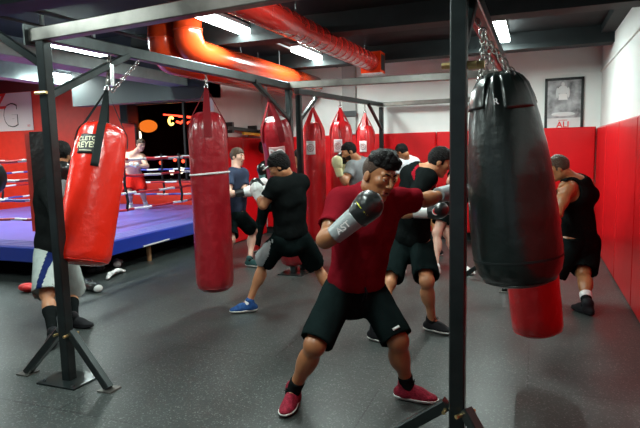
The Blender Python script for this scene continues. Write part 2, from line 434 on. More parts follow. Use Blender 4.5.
    if top in ('tee', 'long', 'tight'):
        e = .016 if top != 'tight' else .010
        P = torso(e, .05, False)
        P += [cone(sc-up*.02, sc-up*.14, (.140+e)*b, (.165+e)*b, .05, ss, .80)]
        P += [cone(sc-up*.16, pc+up*.05, (.160+e)*b, (.150+e)*b, .03, nrm(ps+ss), .74)]
        for x in 'AB':
            sh, el, wr = J['sh'+x], J['el'+x], J['wr'+x]
            if top == 'long':
                P += [cone(sh, el, .068*b, .060*b, .03), cone(el, wr, .058*b, .042*b, .03, cuts=[(wr-el, wr-(wr-el)*g('cuff', .1))])]
            else:
                t = g('sleeve', .62); e2 = sh+(el-sh)*t
                P.append(cone(sh, el, (.068+e*.3)*b, (.066+e*.3)*b, .03, cuts=[(el-sh, e2)]))
                q = cone(e2, el, .055*b, .055*b, .01, cuts=[(-(el-sh), e2-(el-sh)*.10)]); q['carve'] = True; P.append(q)
        q = ell(nb+nk*.07+cf*.015, (.072, .072, .072), None, .02); q['carve'] = True; P.append(q)
        mats = [tm]+g('top_extra', []); mf = g('top_matf')
        build_field('shirt', P, res, mats, T, hem, wob(g('fold', .005), 24, sw, (1, 1, .7)), (lambda c: mf(c, J, up, ss, cf, pc, sc)) if mf else None)
    elif top == 'tank':
        P = torso(.018, .05)+[cone(pc-up*.08, pc+up*.16, .175*b, .160*b, .03, ps, .78)]
        for x in 'AB':
            o = sc+(J['sh'+x]-sc)*1.02; q = ell(o-up*.035, (.118, .118, .118), None, .02); q['carve'] = True; P.append(q)
        q = ell(nb+nk*.05+cf*.04, (.085, .085, .085), None, .02); q['carve'] = True; P.append(q)
        q = ell(nb+nk*.06-cf*.03, (.075, .075, .075), None, .02); q['carve'] = True; P.append(q)
        build_field('tank_top', P, res, tm, T, [(-up, pc+up*g('hem', -.02))], wob(.005, 15, sw))
    # ---- shorts / trousers
    sm = g('shorts_mat'); P = [cone(pc-up*.06, pc+up*.07, .172*b, .160*b, .05, ps, .74)]
    long = g('long_pants')
    for x in 'AB':
        hp, kn, an = J['hip'+x], J['kn'+x], J['an'+x]; t = g('short_len', .92)
        if long:
            P += [cone(hp, kn, .108*b, .078*b, .04), cone(kn, an, .074*b, .056, .03)]
        else:
            hm_ = hp+(kn-hp)*t
            P.append(cone(hp, kn+(kn-hp)*.25, g('short_r0', .106)*b, g('short_r', .112)*b, .03, cuts=[(kn-hp, hm_)]))
    if not long:
        for x in 'AB':
            hp, kn = J['hip'+x], J['kn'+x]; hm_ = hp+(kn-hp)*g('short_len', .92)
            q = cone(hm_, kn+(kn-hp)*.35, (g('short_r', .112)-.016)*b, (g('short_r', .112)-.016)*b, .008, cuts=[(-(kn-hp), hm_-(kn-hp)*.10)]); q['carve'] = True; P.append(q)
    mats = [sm]+g('shorts_extra', []); mf2 = g('shorts_matf')
    build_field('trousers' if long else 'shorts', P, res, mats, T, [(up, pc+up*g('waist', .085))], wob(.005, 23, sw+2, (1, 1, .5)), (lambda c: mf2(c, J, up, ps, pc)) if mf2 else None)
    if g('waistband'):
        build_field('waistband', [cone(pc+up*.03, pc+up*.12, .158*b, .156*b, .03, nrm(ps+ss), .76)], res*.8, g('waistband'), T, [(up, pc+up*.105), (-up, pc+up*.055)])
    # ---- socks, shoes
    for x in 'AB':
        kn, an = J['kn'+x], J['an'+x]; toe = J[dict(A='tipA', B='tipB')[x]].copy(); toe[2] = 0; toe = nrm(toe); sd = np.cross(toe, (0, 0, 1.))
        z0 = an[2]-.09; Z = np.array((0, 0, 1.)); st = g('sock', .12)
        if st:
            tp = an+(kn-an)*st
            sd_ = nrm(an-kn); bk_ = -nrm(toe-sd_*(toe @ sd_))
            leg = lambda e: [cone(kn, an, .050*b+e, .036*b+e, .03), ell(kn*.70+an*.30+bk_*.018, .056*b+e, None, .04), ell(kn*.55+an*.45+bk_*.014, .048*b+e, None, .04), cone(an, an-Z*.04+toe*.03, .037*b+e, .04, .02)]
            build_field('sock', leg(.005), .008, g('sock_mat', 'sock_black'), T, [(kn-an, tp)])
            if g('sock_band'):
                build_field('sock_band', leg(.010), .006, g('sock_band'), T, [(kn-an, tp-(kn-an)*.01), (-(kn-an), tp-(kn-an)*.16)])
        RS = np.array((toe, sd, Z)).T
        fp = lambda e: [ell(an-toe*.030-Z*.045, (.058+e, .038+e, .046), RS, .02), ell(an+toe*.045-Z*.040, (.088+e, .043+e, .052), RS, .03), ell(an+toe*.115-Z*.058, (.080+e, .047+e, .032), RS, .03)]
        r_ = .007 if hres < .006 else .009
        sh_ = build_field('shoe', fp(0.)+[cone(an-Z*.04-toe*.005, an+Z*.018-toe*.008, .048, .047*b, .02)], r_, g('shoe_mat'), T, [(-Z, A3((0, 0, z0+.022)))])
        build_field('sole', fp(.006), r_, g('sole_mat', 'sole_white'), sh_, [(Z, A3((0, 0, z0+.029))), (-Z, A3((0, 0, z0+.001)))])
        if g('laces'):
            mb = MB()
            for i in range(4):
                c = an+toe*(.045+.022*i)-Z*(-.010+.009*i)
                mb.tube([c-sd*.024-Z*.008, c+Z*.004, c+sd*.024-Z*.008], .0035, 6)
            c = an+toe*.04+Z*.016
            for s_ in (-1, 1): mb.tube([c, c+sd*.03*s_+Z*.02, c+sd*.045*s_+Z*.0, c+sd*.01*s_+Z*.004], .003, 6)
            mb.build('laces', g('laces'), sh_, True)
    # ---- gloves
    gl = g('gloves')
    if gl:
        for x, (gm, cm, bm) in zip('AB', gl):
            wr, h = J['wr'+x], nrm(J['ha'+x]); el = J['el'+x]
            tside = nrm(np.cross(h, cf)) if g('thumb'+x) is None else nrm(A3(g('thumb'+x)))
            tside = nrm(tside-h*(tside@h)); n = np.cross(h, tside); cl = g('cl', 0.); w0 = wr; wr = wr+h*cl
            RG = np.array((tside, n, h)).T; s = g('gs', 1.)
            r_ = min(hres*1.3, .009)
            go = build_field('boxing_glove', [ell(wr+h*.125*s, A3((.066, .060, .078))*s, RG, .02), ell(wr+h*.150*s+n*.020, A3((.068, .058, .056))*s, RG, .03), cone(wr+h*.03*s, wr+h*.10*s, .046*s, .052*s, .03),
                                   cone(wr+h*.07*s+tside*.045*s+n*.015, wr+h*.145*s+tside*.052*s+n*.035, .028*s, .026*s, .006)], r_, gm, T, [], wob(.0012, 60))
            co = build_field('cuff', [cone(w0-h*.055*s, wr+h*.052*s, .046*s, .053*s, .01)], r_, cm, go, [(-h, w0-h*.060*s), (h, wr+h*.060*s)])
            if bm:
                pd = nrm(A3(g('patch', -n)))
                build_field('logo_patch', [ell(wr+h*.115*s, A3((.0685, .0635, .0125))*s, RG, .01)], r_*.7, bm, go, [(-pd, wr+h*.115*s+pd*.03)])
    return T, J, H, hs
POWER = {}
POSES = {
 'main': {'hipA': (-1.127, 3.212, 0.703), 'hipB': (-0.979, 3.353, 0.678), 'shA': (-1.047, 3.032, 1.272), 'shB': (-0.789, 3.347, 1.256), 'head': (-0.833, 3.091, 1.419), 'face': (0.795, -0.527, -0.3), 'hup': (0.276, -0.047, 0.96), 'cf': (0.676, -0.737, 0), 'pf': (0.626, -0.779, 0), 'knA': (-1.191, 2.927, 0.437), 'anA': (-1.38, 3.009, 0.09), 'tipA': (0.1, -0.995, 0), 'knB': (-0.758, 3.211, 0.41), 'anB': (-0.724, 3.301, 0.09), 'tipB': (1, -0.021, 0), 'elA': (-1.067, 2.808, 1.089), 'wrA': (-0.931, 2.72, 1.172), 'elB': (-0.654, 3.55, 1.245), 'wrB': (-0.56, 3.729, 1.27), 'haA': (0.762, 0.132, 0.635), 'haB': (0.466, 0.883, 0.05)},
 'blacktee': {'hipA': (-0.929, 4.848, 0.729), 'hipB': (-1.124, 4.91, 0.711), 'shA': (-0.829, 4.594, 1.33), 'shB': (-1.032, 4.884, 1.35), 'head': (-0.734, 4.668, 1.458), 'face': (0.877, 0.234, -0.421), 'hup': (0.26, -0.002, 0.966), 'cf': (0.979, 0, -0.203), 'pf': (0.982, -0.186, 0), 'knA': (-0.817, 4.517, 0.477), 'anA': (-0.801, 4.668, 0.09), 'tipA': (0.942, -0.336, 0), 'knB': (-1.16, 4.595, 0.419), 'anB': (-1.199, 4.295, 0.09), 'tipB': (0.944, -0.331, 0), 'elA': (-0.984, 4.413, 1.056), 'wrA': (-0.817, 4.265, 1.084), 'elB': (-0.995, 4.783, 1.022), 'wrB': (-0.804, 4.786, 1.06), 'haA': (0.997, 0.049, 0.053), 'haB': (0.963, 0.263, 0.052)},
 'tank': {'hipA': (0.349, 5.903, 0.612), 'hipB': (0.521, 6.15, 0.588), 'shA': (0.288, 5.678, 1.171), 'shB': (0.482, 6.1, 1.171), 'head': (0.211, 5.8, 1.355), 'face': (-0.934, 0.018, -0.356), 'hup': (-0.183, -0.071, 0.981), 'cf': (-0.977, 0.185, -0.105), 'pf': (-0.982, 0.186, 0), 'knA': (0.184, 5.89, 0.284), 'anA': (0.117, 5.524, 0.09), 'tipA': (-0.996, 0.092, 0), 'knB': (0.465, 5.911, 0.316), 'anB': (0.48, 5.56, 0.09), 'tipB': (-0.588, 0.809, 0), 'elA': (0.203, 5.541, 0.939), 'wrA': (0.054, 5.63, 1.079), 'haA': (-0.751, 0.165, 0.64), 'elB': (0.308, 6.14, 0.913), 'wrB': (0.115, 6.139, 1.076), 'haB': (-0.725, -0.036, 0.688)},
 'cap': {'hipA': (-2.202, 4.658, 0.759), 'hipB': (-2.076, 4.793, 0.752), 'shA': (-2.177, 4.494, 1.269), 'shB': (-2.053, 4.803, 1.286), 'head': (-2.164, 4.563, 1.437), 'face': (-0.814, -0.211, -0.541), 'hup': (-0.308, -0.12, 0.944), 'cf': (-0.954, 0.255, -0.159), 'pf': (-0.999, 0.034, 0), 'knA': (-2.488, 4.83, 0.49), 'anA': (-2.618, 4.727, 0.09), 'tipA': (-0.837, -0.547, 0), 'knB': (-2.032, 5.078, 0.433), 'anB': (-1.843, 5.066, 0.09), 'tipB': (0.049, -0.999, 0), 'elA': (-2.283, 4.453, 1.1), 'wrA': (-2.42, 4.644, 1.155), 'haA': (-0.59, 0.659, 0.466), 'elB': (-2.292, 4.895, 1.035), 'wrB': (-2.477, 4.906, 1.181), 'haB': (-0.85, 0.008, 0.526)},
 'bluetee': {'hipA': (-3.764, 6.587, 0.741), 'hipB': (-3.943, 6.624, 0.733), 'shA': (-3.711, 6.674, 1.282), 'shB': (-3.76, 6.385, 1.283), 'head': (-3.735, 6.586, 1.515), 'face': (0.993, -0.065, -0.1), 'hup': (0.047, 0.018, 0.999), 'cf': (0.954, -0.299, 0), 'pf': (0.982, -0.186, 0), 'knA': (-3.717, 6.91, 0.461), 'anA': (-3.657, 6.678, 0.09), 'tipA': (0.987, -0.16, 0), 'knB': (-3.775, 6.391, 0.413), 'anB': (-3.829, 6.222, 0.09), 'tipB': (0.837, -0.548, 0), 'elA': (-3.582, 6.477, 1.025), 'wrA': (-3.449, 6.484, 1.105), 'haA': (0.89, 0.224, 0.398), 'elB': (-3.652, 6.182, 1.049), 'wrB': (-3.471, 6.147, 1.066), 'haB': (0.903, 0.404, 0.148)},
 'sweater': {'hipA': (-4.228, 3.809, 0.699), 'hipB': (-4.127, 3.921, 0.683), 'shA': (-4.166, 3.799, 1.297), 'shB': (-4.089, 3.994, 1.32), 'head': (-4.075, 3.925, 1.593), 'face': (-0.306, 0.921, -0.242), 'hup': (0.093, 0.036, 0.995), 'cf': (0.269, 0.963, 0), 'pf': (0.186, 0.982, 0), 'knA': (-4.019, 3.594, 0.368), 'anA': (-3.771, 3.399, 0.09), 'tipA': (0.538, -0.843, 0), 'knB': (-4.233, 4.082, 0.249), 'anB': (-3.953, 3.812, 0.09), 'tipB': (0.987, 0.163, 0), 'elA': (-3.754, 3.553, 1.068), 'wrA': (-3.663, 3.531, 1.3), 'haA': (0.028, 0.065, 0.998), 'elB': (-4.02, 4.103, 1.112), 'wrB': (-4.108, 4.152, 1.349), 'haB': (-0.093, -0.036, 0.995)},
 'ringman': {'hipA': (-7.828, 9.268, 1.143), 'hipB': (-7.621, 9.294, 1.14), 'shA': (-7.741, 9.085, 1.577), 'shB': (-7.353, 9.122, 1.529), 'head': (-7.276, 9.02, 1.766), 'face': (0.775, -0.578, -0.256), 'hup': (0.249, -0.11, 0.962), 'cf': (0.639, -0.769, 0), 'pf': (0.556, -0.831, 0), 'knA': (-7.65, 9.027, 0.831), 'anA': (-7.815, 9.255, 0.52), 'tipA': (0.268, -0.963, 0), 'knB': (-7.497, 9.238, 0.835), 'anB': (-7.619, 9.488, 0.52), 'tipB': (0.71, -0.704, 0), 'elA': (-7.601, 8.843, 1.361), 'wrA': (-7.315, 8.797, 1.399), 'haA': (0.91, 0.354, -0.217), 'elB': (-7.125, 8.973, 1.351), 'wrB': (-7.265, 8.79, 1.359), 'haB': (-0.834, -0.324, 0.447)},
 'greytee': {'hipA': (-2.193, 7.046, 0.826), 'hipB': (-2.071, 7.2, 0.812), 'shA': (-2.232, 6.936, 1.364), 'shB': (-2.093, 7.208, 1.379), 'head': (-2.273, 6.943, 1.547), 'face': (-0.787, -0.468, -0.402), 'hup': (-0.183, -0.071, 0.981), 'cf': (-0.598, -0.801, 0), 'pf': (-0.671, -0.741, 0), 'knA': (-2.193, 6.764, 0.503), 'anA': (-2.27, 6.894, 0.09), 'tipA': (-0.528, -0.849, 0), 'knB': (-1.784, 6.932, 0.438), 'anB': (-1.524, 6.703, 0.09), 'tipB': (-0.186, -0.982, 0), 'elA': (-2.272, 6.755, 1.165), 'wrA': (-2.34, 6.723, 1.296), 'haA': (-0.226, -0.088, 0.97), 'elB': (-2.274, 7.051, 1.12), 'wrB': (-2.362, 6.99, 1.337), 'haB': (-0.268, -0.104, 0.958)},
 'whitetee': {'hipA': (-1.595, 8.576, 0.833), 'hipB': (-1.496, 8.721, 0.822), 'shA': (-1.862, 8.104, 1.348), 'shB': (-1.73, 8.482, 1.365), 'head': (-1.837, 8.135, 1.524), 'face': (-0.764, 0.377, -0.523), 'hup': (-0.183, -0.071, 0.981), 'cf': (-0.915, 0.233, -0.329), 'pf': (-1, -0.012, 0), 'knA': (-1.731, 8.316, 0.456), 'anA': (-1.648, 8.125, 0.09), 'tipA': (-0.745, -0.667, 0), 'knB': (-1.406, 8.369, 0.457), 'anB': (-1.293, 8.041, 0.09), 'tipB': (-0.745, -0.667, 0), 'elA': (-1.94, 8.045, 1.114), 'wrA': (-2.051, 8.133, 1.305), 'haA': (-0.346, -0.135, 0.928), 'elB': (-1.879, 8.444, 1.091), 'wrB': (-2.01, 8.474, 1.307), 'haB': (-0.346, -0.135, 0.928)},
 'darkclothes': {'hipA': (-3.93, 7.774, 0.822), 'hipB': (-3.805, 7.876, 0.813), 'shA': (-3.91, 7.74, 1.356), 'shB': (-3.757, 7.961, 1.346), 'head': (-3.77, 7.827, 1.615), 'face': (-0.047, -0.999, 0), 'hup': (0, 0, 1), 'cf': (-0.047, -0.999, 0), 'pf': (-0.047, -0.999, 0), 'knA': (-4.102, 7.907, 0.451), 'anA': (-4.137, 7.808, 0.09), 'tipA': (0.173, -0.985, 0), 'knB': (-3.637, 7.64, 0.466), 'anB': (-3.683, 7.821, 0.09), 'tipB': (0.615, -0.788, 0), 'elA': (-3.88, 7.559, 1.103), 'wrA': (-3.767, 7.347, 1.22), 'haA': (0.218, -0.559, 0.8), 'elB': (-3.644, 7.81, 1.087), 'wrB': (-3.683, 7.655, 1.265), 'haB': (-0.236, -0.752, 0.615)},
 'darkred': {'hipA': (-3.316, 7.468, 0.782), 'hipB': (-3.197, 7.567, 0.773), 'shA': (-3.346, 7.461, 1.256), 'shB': (-3.15, 7.644, 1.246), 'head': (-3.207, 7.49, 1.487), 'face': (0.877, -0.469, -0.108), 'hup': (0, 0, 1), 'cf': (0.801, -0.598, 0), 'pf': (0.801, -0.598, 0), 'knA': (-3.222, 7.196, 0.449), 'anA': (-3.345, 7.374, 0.09), 'tipA': (0.615, -0.788, 0), 'knB': (-3.221, 7.715, 0.374), 'anB': (-3.083, 7.439, 0.09), 'tipB': (0.741, -0.671, 0), 'elA': (-3.293, 7.287, 0.989), 'wrA': (-3.101, 7.218, 1.138), 'haA': (0.581, -0.099, 0.808), 'elB': (-3.047, 7.489, 0.975), 'wrB': (-2.967, 7.382, 1.171), 'haB': (0.162, -0.147, 0.976)},
 'partner': {'hipA': (-1.027, 7.353, 0.943), 'hipB': (-0.898, 7.456, 0.935), 'shA': (-0.928, 7.274, 1.311), 'shB': (-0.74, 7.508, 1.3), 'head': (-0.783, 7.188, 1.463), 'face': (-0.57, -0.764, -0.303), 'hup': (-0.093, -0.036, 0.995), 'cf': (-0.403, -0.915, 0), 'pf': (-0.403, -0.915, 0), 'knA': (-1.145, 7.042, 0.495), 'anA': (-1.119, 6.81, 0.09), 'tipA': (-0.472, -0.882, 0), 'knB': (-1.039, 7.18, 0.477), 'anB': (-0.827, 7.009, 0.09), 'tipB': (0.849, -0.528, 0), 'elA': (-0.987, 7.069, 1.144), 'wrA': (-0.918, 7.004, 1.271), 'haA': (0.183, 0.071, 0.981), 'elB': (-0.653, 7.404, 1.058), 'wrB': (-0.729, 7.283, 1.194), 'haB': (-0.147, -0.162, 0.976)},
 'farblack': {'hipA': (-0.7, 8.603, 0.853), 'hipB': (-0.56, 8.657, 0.849), 'shA': (-0.71, 8.664, 1.375), 'shB': (-0.458, 8.761, 1.368), 'head': (-0.584, 8.684, 1.58), 'face': (0.801, -0.598, 0), 'hup': (0, 0, 1), 'cf': (0.556, -0.831, 0), 'pf': (0.556, -0.831, 0), 'knA': (-0.782, 8.91, 0.56), 'anA': (-0.826, 9.272, 0.09), 'tipA': (0.454, -0.891, 0), 'knB': (-0.517, 8.97, 0.558), 'anB': (-0.466, 9.249, 0.09), 'tipB': (0.615, -0.788, 0), 'elA': (-0.751, 8.507, 1.113), 'wrA': (-0.691, 8.445, 1.292), 'haA': (0.183, 0.071, 0.981), 'elB': (-0.378, 8.651, 1.104), 'wrB': (-0.431, 8.545, 1.286), 'haB': (-0.147, -0.162, 0.976)},
}

# ------------------------------------------------------------------ camera
cam = bpy.data.objects.new('camera', bpy.data.cameras.new('camera')); COL.objects.link(cam); SC.camera = cam
cam.data.sensor_width = 36; cam.data.lens = 36*553/640; cam.data.clip_end = 60
cam.matrix_world = Matrix(((0.9326713, -0.0192003, 0.3602161, 0), (0.3599391, 0.1155154, -0.9257970, 0), (-0.0238349, 0.9931201, 0.1146488, 1.58), (0, 0, 0, 1)))

XR, YF, XS, YS, YB, CZ = .93, 9.6, -4.87, 7.87, 10.95, 3.10
CA = 3.60   # higher ceiling over the ring

# ------------------------------------------------------------------ room shell
def struct(name, mb, mats, smooth=False): return tag(mb.build(name, mats, None, smooth), kind='structure')
def rubber_floor():
    m = mat('rubber_floor', (.05, .055, .055), .42); nt = m.node_tree; b = nt.nodes['Principled BSDF']
    tc = nt.nodes.new('ShaderNodeTexCoord'); L = nt.links.new
    mp = nt.nodes.new('ShaderNodeMapping'); mp.inputs['Location'].default_value = (.35, .55, 0); L(tc.outputs['Object'], mp.inputs['Vector'])
    br = nt.nodes.new('ShaderNodeTexBrick'); br.offset = .5; br.inputs['Scale'].default_value = 1.; br.inputs['Brick Width'].default_value = 1.83; br.inputs['Row Height'].default_value = 1.22
    br.inputs['Mortar Size'].default_value = .006; br.inputs['Mortar Smooth'].default_value = .3
    br.inputs['Color1'].default_value = (.030, .036, .034, 1); br.inputs['Color2'].default_value = (.035, .041, .039, 1); br.inputs['Mortar'].default_value = (.010, .011, .011, 1)
    L(mp.outputs['Vector'], br.inputs['Vector'])
    vo = nt.nodes.new('ShaderNodeTexNoise'); vo.inputs['Scale'].default_value = 95; vo.inputs['Detail'].default_value = 3; L(tc.outputs['Object'], vo.inputs['Vector'])
    rp = nt.nodes.new('ShaderNodeMapRange'); rp.inputs['From Min'].default_value = .575; rp.inputs['From Max'].default_value = .68; L(vo.outputs['Fac'], rp.inputs['Value'])
    n2 = nt.nodes.new('ShaderNodeTexNoise'); n2.inputs['Scale'].default_value = 1.6; n2.inputs['Detail'].default_value = 5; L(tc.outputs['Object'], n2.inputs['Vector'])
    mx = nt.nodes.new('ShaderNodeMix'); mx.data_type = 'RGBA'; L(rp.outputs['Result'], mx.inputs['Factor']); L(br.outputs['Color'], mx.inputs['A']); mx.inputs['B'].default_value = (.15, .16, .155, 1)
    m2 = nt.nodes.new('ShaderNodeMix'); m2.data_type = 'RGBA'; m2.blend_type = 'MULTIPLY'; m2.inputs['Factor'].default_value = .55
    r2 = nt.nodes.new('ShaderNodeMapRange'); r2.inputs['From Min'].default_value = .3; r2.inputs['From Max'].default_value = .7; r2.inputs['To Min'].default_value = .7; r2.inputs['To Max'].default_value = 1.25
    L(n2.outputs['Fac'], r2.inputs['Value']); L(mx.outputs['Result'], m2.inputs['A']); L(r2.outputs['Result'], m2.inputs['B']); L(m2.outputs['Result'], b.inputs['Base Color'])
    r3 = nt.nodes.new('ShaderNodeMapRange'); r3.inputs['To Min'].default_value = .27; r3.inputs['To Max'].default_value = .50; L(n2.outputs['Fac'], r3.inputs['Value']); L(r3.outputs['Result'], b.inputs['Roughness'])
    bp = nt.nodes.new('ShaderNodeBump'); bp.inputs['Strength'].default_value = .25; bp.inputs['Distance'].default_value = .004; L(vo.outputs['Fac'], bp.inputs['Height']); L(bp.outputs['Normal'], b.inputs['Normal'])
    M['rubber_floor'] = m
rubber_floor()
struct('floor', MB().box((-15, -3, -.1), (XR+.1, YB+3, 0)), 'rubber_floor')
struct('ceiling', MB().box((XS-.1, -3, CZ), (XR+.1, YF+.2, CZ+.1)).box((-15, -3, CA), (XS-.1, YB+3, CA+.1)).box((XS-.12, -3, CZ), (XS-.02, YB+.1, CA)), 'ceiling_black')
struct('wall_right', MB().box((XR, -3, 0), (XR+.12, YF, CZ)), 'white_paint')
struct('wall_far', MB().box((XS, YF, 0), (XR+.12, YF+.12, CZ)), 'white_paint')
struct('wall_side', MB().box((XS-.12, YS, 0), (XS, YF+.12, CZ)), 'white_paint')
struct('wall_back', MB().box((-15, YB, 0), (-8.98, YB+.12, CA)).box((-8.98, YB, 0), (XS-.12, YB+.12, .95)).box((-8.98, YB, 2.78), (XS-.12, YB+.12, CA)), ['red_wall'])
struct('wall_left', MB().box((-15.1, -3, 0), (-15, YB, CA)), 'red_wall')
struct('wall_stub', MB().box((XS-.12, YF+.12, 0), (XS, YB+.12, CZ)), 'grey_paint')
struct('header', MB().box((-7.80, YS, 2.47), (XS, YS+.25, CA)), 'header_grey')
struct('wall_shade_strip', MB().box((-15, YB-.04, 3.28), (-5.0, YB, CA)), 'wall_shade_maroon')  # maroon strip paints a beam's shadow along the top of the red wall
struct('baseboard_far', MB().box((XS, YF-.03, 0), (XR, YF, .12)), 'beam_black')
struct('trim_2', MB().box((XS, YF-.02, 2.665), (XR, YF, 2.69)), 'white_paint')
struct('trim_3', MB().box((XR-.02, -3, 2.665), (XR, YF, 2.69)), 'white_paint')
struct('trim_4', MB().box((-3.22, YF-.10, 1.85), (-2.98, YF, CZ)).box((-3.24, YF-.12, 2.16), (-2.96, YF-.10, 2.26), 1), ['grey_paint', 'header_grey'])
# ceiling joists and soffits
mb = MB()
for y in (1.2, 3.6, 6.0, 8.2): mb = MB().box((-4.9, y, CZ-.22), (XR, y+.28, CZ)); struct('ceiling_beam', mb, 'beam_black')
struct('ceiling_beam', MB().box((XR-.16, -3, CZ-.10), (XR, YF-.35, CZ)), 'beam_black')
struct('ceiling_beam', MB().box((-8.5, 0, 2.90), (-8.2, YB-.05, CA)), 'duct_grey')
# window 1 : dark glazed opening behind the ring
def window():
    w = MB()
    for x in (-8.98, -7.6, -6.25, XS-.17): w.box((x, YB-.02, .95), (x+.05, YB+.08, 2.78))
    w.box((-8.98, YB-.02, .93), (XS-.12, YB+.08, .98)).box((-8.98, YB-.02, 2.75), (XS-.12, YB+.08, 2.80))
    r = struct('window_1', w, 'frame_black')
    ORG[r.name] = V(r.location)
    MB().box((-8.96, YB+.02, .97), (XS-.14, YB+.03, 2.76)).build('glass', 'pane_glass', r)
    return r
gm = mat('pane_glass', (.8, .75, .75), .03); gm.node_tree.nodes['Principled BSDF'].inputs['Transmission Weight'].default_value = 1.; gm.node_tree.nodes['Principled BSDF'].inputs['IOR'].default_value = 1.1
M['pane_glass'] = gm
window()
struct('wall_outside', MB().box((-11.5, YB+2.4, 0), (XS+1, YB+2.5, CA)), 'night')

# red vinyl wall pads
def pad(lo, hi, nrm_ax, label, group):
    """bevelled cushion; nrm_ax: 'x-' faces -X, 'y-' faces -Y, 'x+'"""
    mb = MB(); e = .02; x0, y0, z0 = lo; x1, y1, z1 = hi; g = .006
    if nrm_ax == 'x-':
        mb.hexa([(x0+e, y0+g, z0), (x1, y0+g, z0), (x1, y1-g, z0), (x0+e, y1-g, z0), (x0+e, y0+g, z1), (x1, y0+g, z1), (x1, y1-g, z1), (x0+e, y1-g, z1)])
        mb.hexa([(x0, y0+g+e, z0+e), (x0+e, y0+g, z0), (x0+e, y1-g, z0), (x0, y1-g-e, z0+e), (x0, y0+g+e, z1-e), (x0+e, y0+g, z1), (x0+e, y1-g, z1), (x0, y1-g-e, z1-e)])
    elif nrm_ax == 'x+':
        mb.hexa([(x0, y0+g, z0), (x1-e, y0+g, z0), (x1-e, y1-g, z0), (x0, y1-g, z0), (x0, y0+g, z1), (x1-e, y0+g, z1), (x1-e, y1-g, z1), (x0, y1-g, z1)])
        mb.hexa([(x1-e, y0+g, z0), (x1, y0+g+e, z0+e), (x1, y1-g-e, z0+e), (x1-e, y1-g, z0), (x1-e, y0+g, z1), (x1, y0+g+e, z1-e), (x1, y1-g-e, z1-e), (x1-e, y1-g, z1)])
    else:
        mb.hexa([(x0+g, y0+e, z0), (x1-g, y0+e, z0), (x1-g, y1, z0), (x0+g, y1, z0), (x0+g, y0+e, z1), (x1-g, y0+e, z1), (x1-g, y1, z1), (x0+g, y1, z1)])
        mb.hexa([(x0+g+e, y0, z0+e), (x1-g-e, y0, z0+e), (x1-g, y0+e, z0), (x0+g, y0+e, z0), (x0+g+e, y0, z1-e), (x1-g-e, y0, z1-e), (x1-g, y0+e, z1), (x0+g, y0+e, z1)])
    return tag(mb.build('wall_pad', 'pad_red'), label, 'wall pad', group)
y = YF-.06
while y > -1.5:
    pad((XR-.05, y-1.22, .004), (XR, y, 1.83), 'x-', 'glossy red vinyl pad standing along the right-hand wall', 'pads along the right wall'); y -= 1.22
x = XR-.055
while x > XS+.2:
    x2 = max(x-1.22, XS+.06); pad((x2, YF-.08, .13), (x, YF-.031, 1.84), 'y-', 'red vinyl pad on the far white wall behind the boxers', 'pads across the far wall'); x -= 1.22
for y in (YS, YS+.84): pad((XS, y, .004), (XS+.05, y+.84, 1.84), 'x+', 'red vinyl pad on the short side wall beside the ring', 'pads on the side wall')

# ------------------------------------------------------------------ things on walls
pt = thing('framed_poster', 'framed black and white poster with red lettering on the far wall', 'poster', (.40, YF-.01, 1.86))
MB().box((.13, YF-.035, 1.80), (.17, YF-.002, 2.60)).box((.65, YF-.035, 1.80), (.69, YF-.002, 2.60)).box((.13, YF-.035, 1.78), (.69, YF-.002, 1.82)).box((.13, YF-.035, 2.57), (.69, YF-.002, 2.61)).build('frame', 'frame_black', pt)
MB().box((.17, YF-.020, 1.82), (.65, YF-.010, 2.57)).build('print', 'poster_light', pt)
MB().box((.17, YF-.024, 1.99), (.65, YF-.0195, 2.57)).build('picture_area', 'poster_grey', pt)
mb = MB()   # generic light figure shape
mb.sphere((.39, YF-.025, 2.51), (.025, .004, .035), 12, 8).sphere((.39, YF-.025, 2.42), (.075, .004, .07), 14, 8).sphere((.31, YF-.025, 2.38), (.02, .004, .08), 10, 8).sphere((.47, YF-.025, 2.38), (.02, .004, .08), 10, 8)
mb.build('pale_figure', 'poster_light', pt, True)
MB().hexa([(.33, YF-.027, 2.27), (.46, YF-.027, 2.27), (.46, YF-.024, 2.27), (.33, YF-.024, 2.27), (.33, YF-.027, 2.36), (.45, YF-.027, 2.36), (.45, YF-.024, 2.36), (.33, YF-.024, 2.36)]).build('white_shorts', 'white_vinyl', pt)
MB().sphere((.40, YF-.025, 2.05), (.17, .004, .035), 16, 8).build('pale_mat', 'poster_light', pt, True)
text_flat('ALI', .13, (.40, YF-.0195, 1.885), (1, 0, 0), (0, 0, 1), 'text_red', 'lettering', pt, .003)
text_flat('MUHAMMAD', .022, (.40, YF-.0195, 1.955), (1, 0, 0), (0, 0, 1), 'text_red', 'lettering', pt, .003)

bn = thing('banner', 'white banner with large letters on the red back wall', 'banner', (-12.6, YB-.02, 2.28))
MB().box((-14.4, YB-.02, 2.28), (-12.22, YB-.005, 3.27)).build('sheet', 'label_white', bn)
text_flat('Z', .55, (-13.32, YB-.021, 3.05), (1, 0, 0), (0, 0, 1), 'text_red', 'lettering', bn, .003, 1.2)
text_flat('G', .86, (-12.98, YB-.021, 2.66), (1, 0, 0), (0, 0, 1), 'frame_black', 'lettering', bn, .003, .9)
text_flat('G', .78, (-12.98, YB-.026, 2.66), (1, 0, 0), (0, 0, 1), 'label_white', 'lettering', bn, .003, .9)
text_flat('KO', .07, (-12.36, YB-.021, 2.40), (1, 0, 0), (0, 0, 1), 'text_red', 'lettering', bn, .003)

tag(MB().box((-9.15, YB-.30, 2.32), (-8.93, YB-.02, 2.80)).box((-9.12, YB-.31, 2.36), (-8.96, YB-.30, 2.76), 1).build('loudspeaker', ['frame_black', 'ceiling_black']), 'black box loudspeaker at the edge of the red back wall', 'loudspeaker')
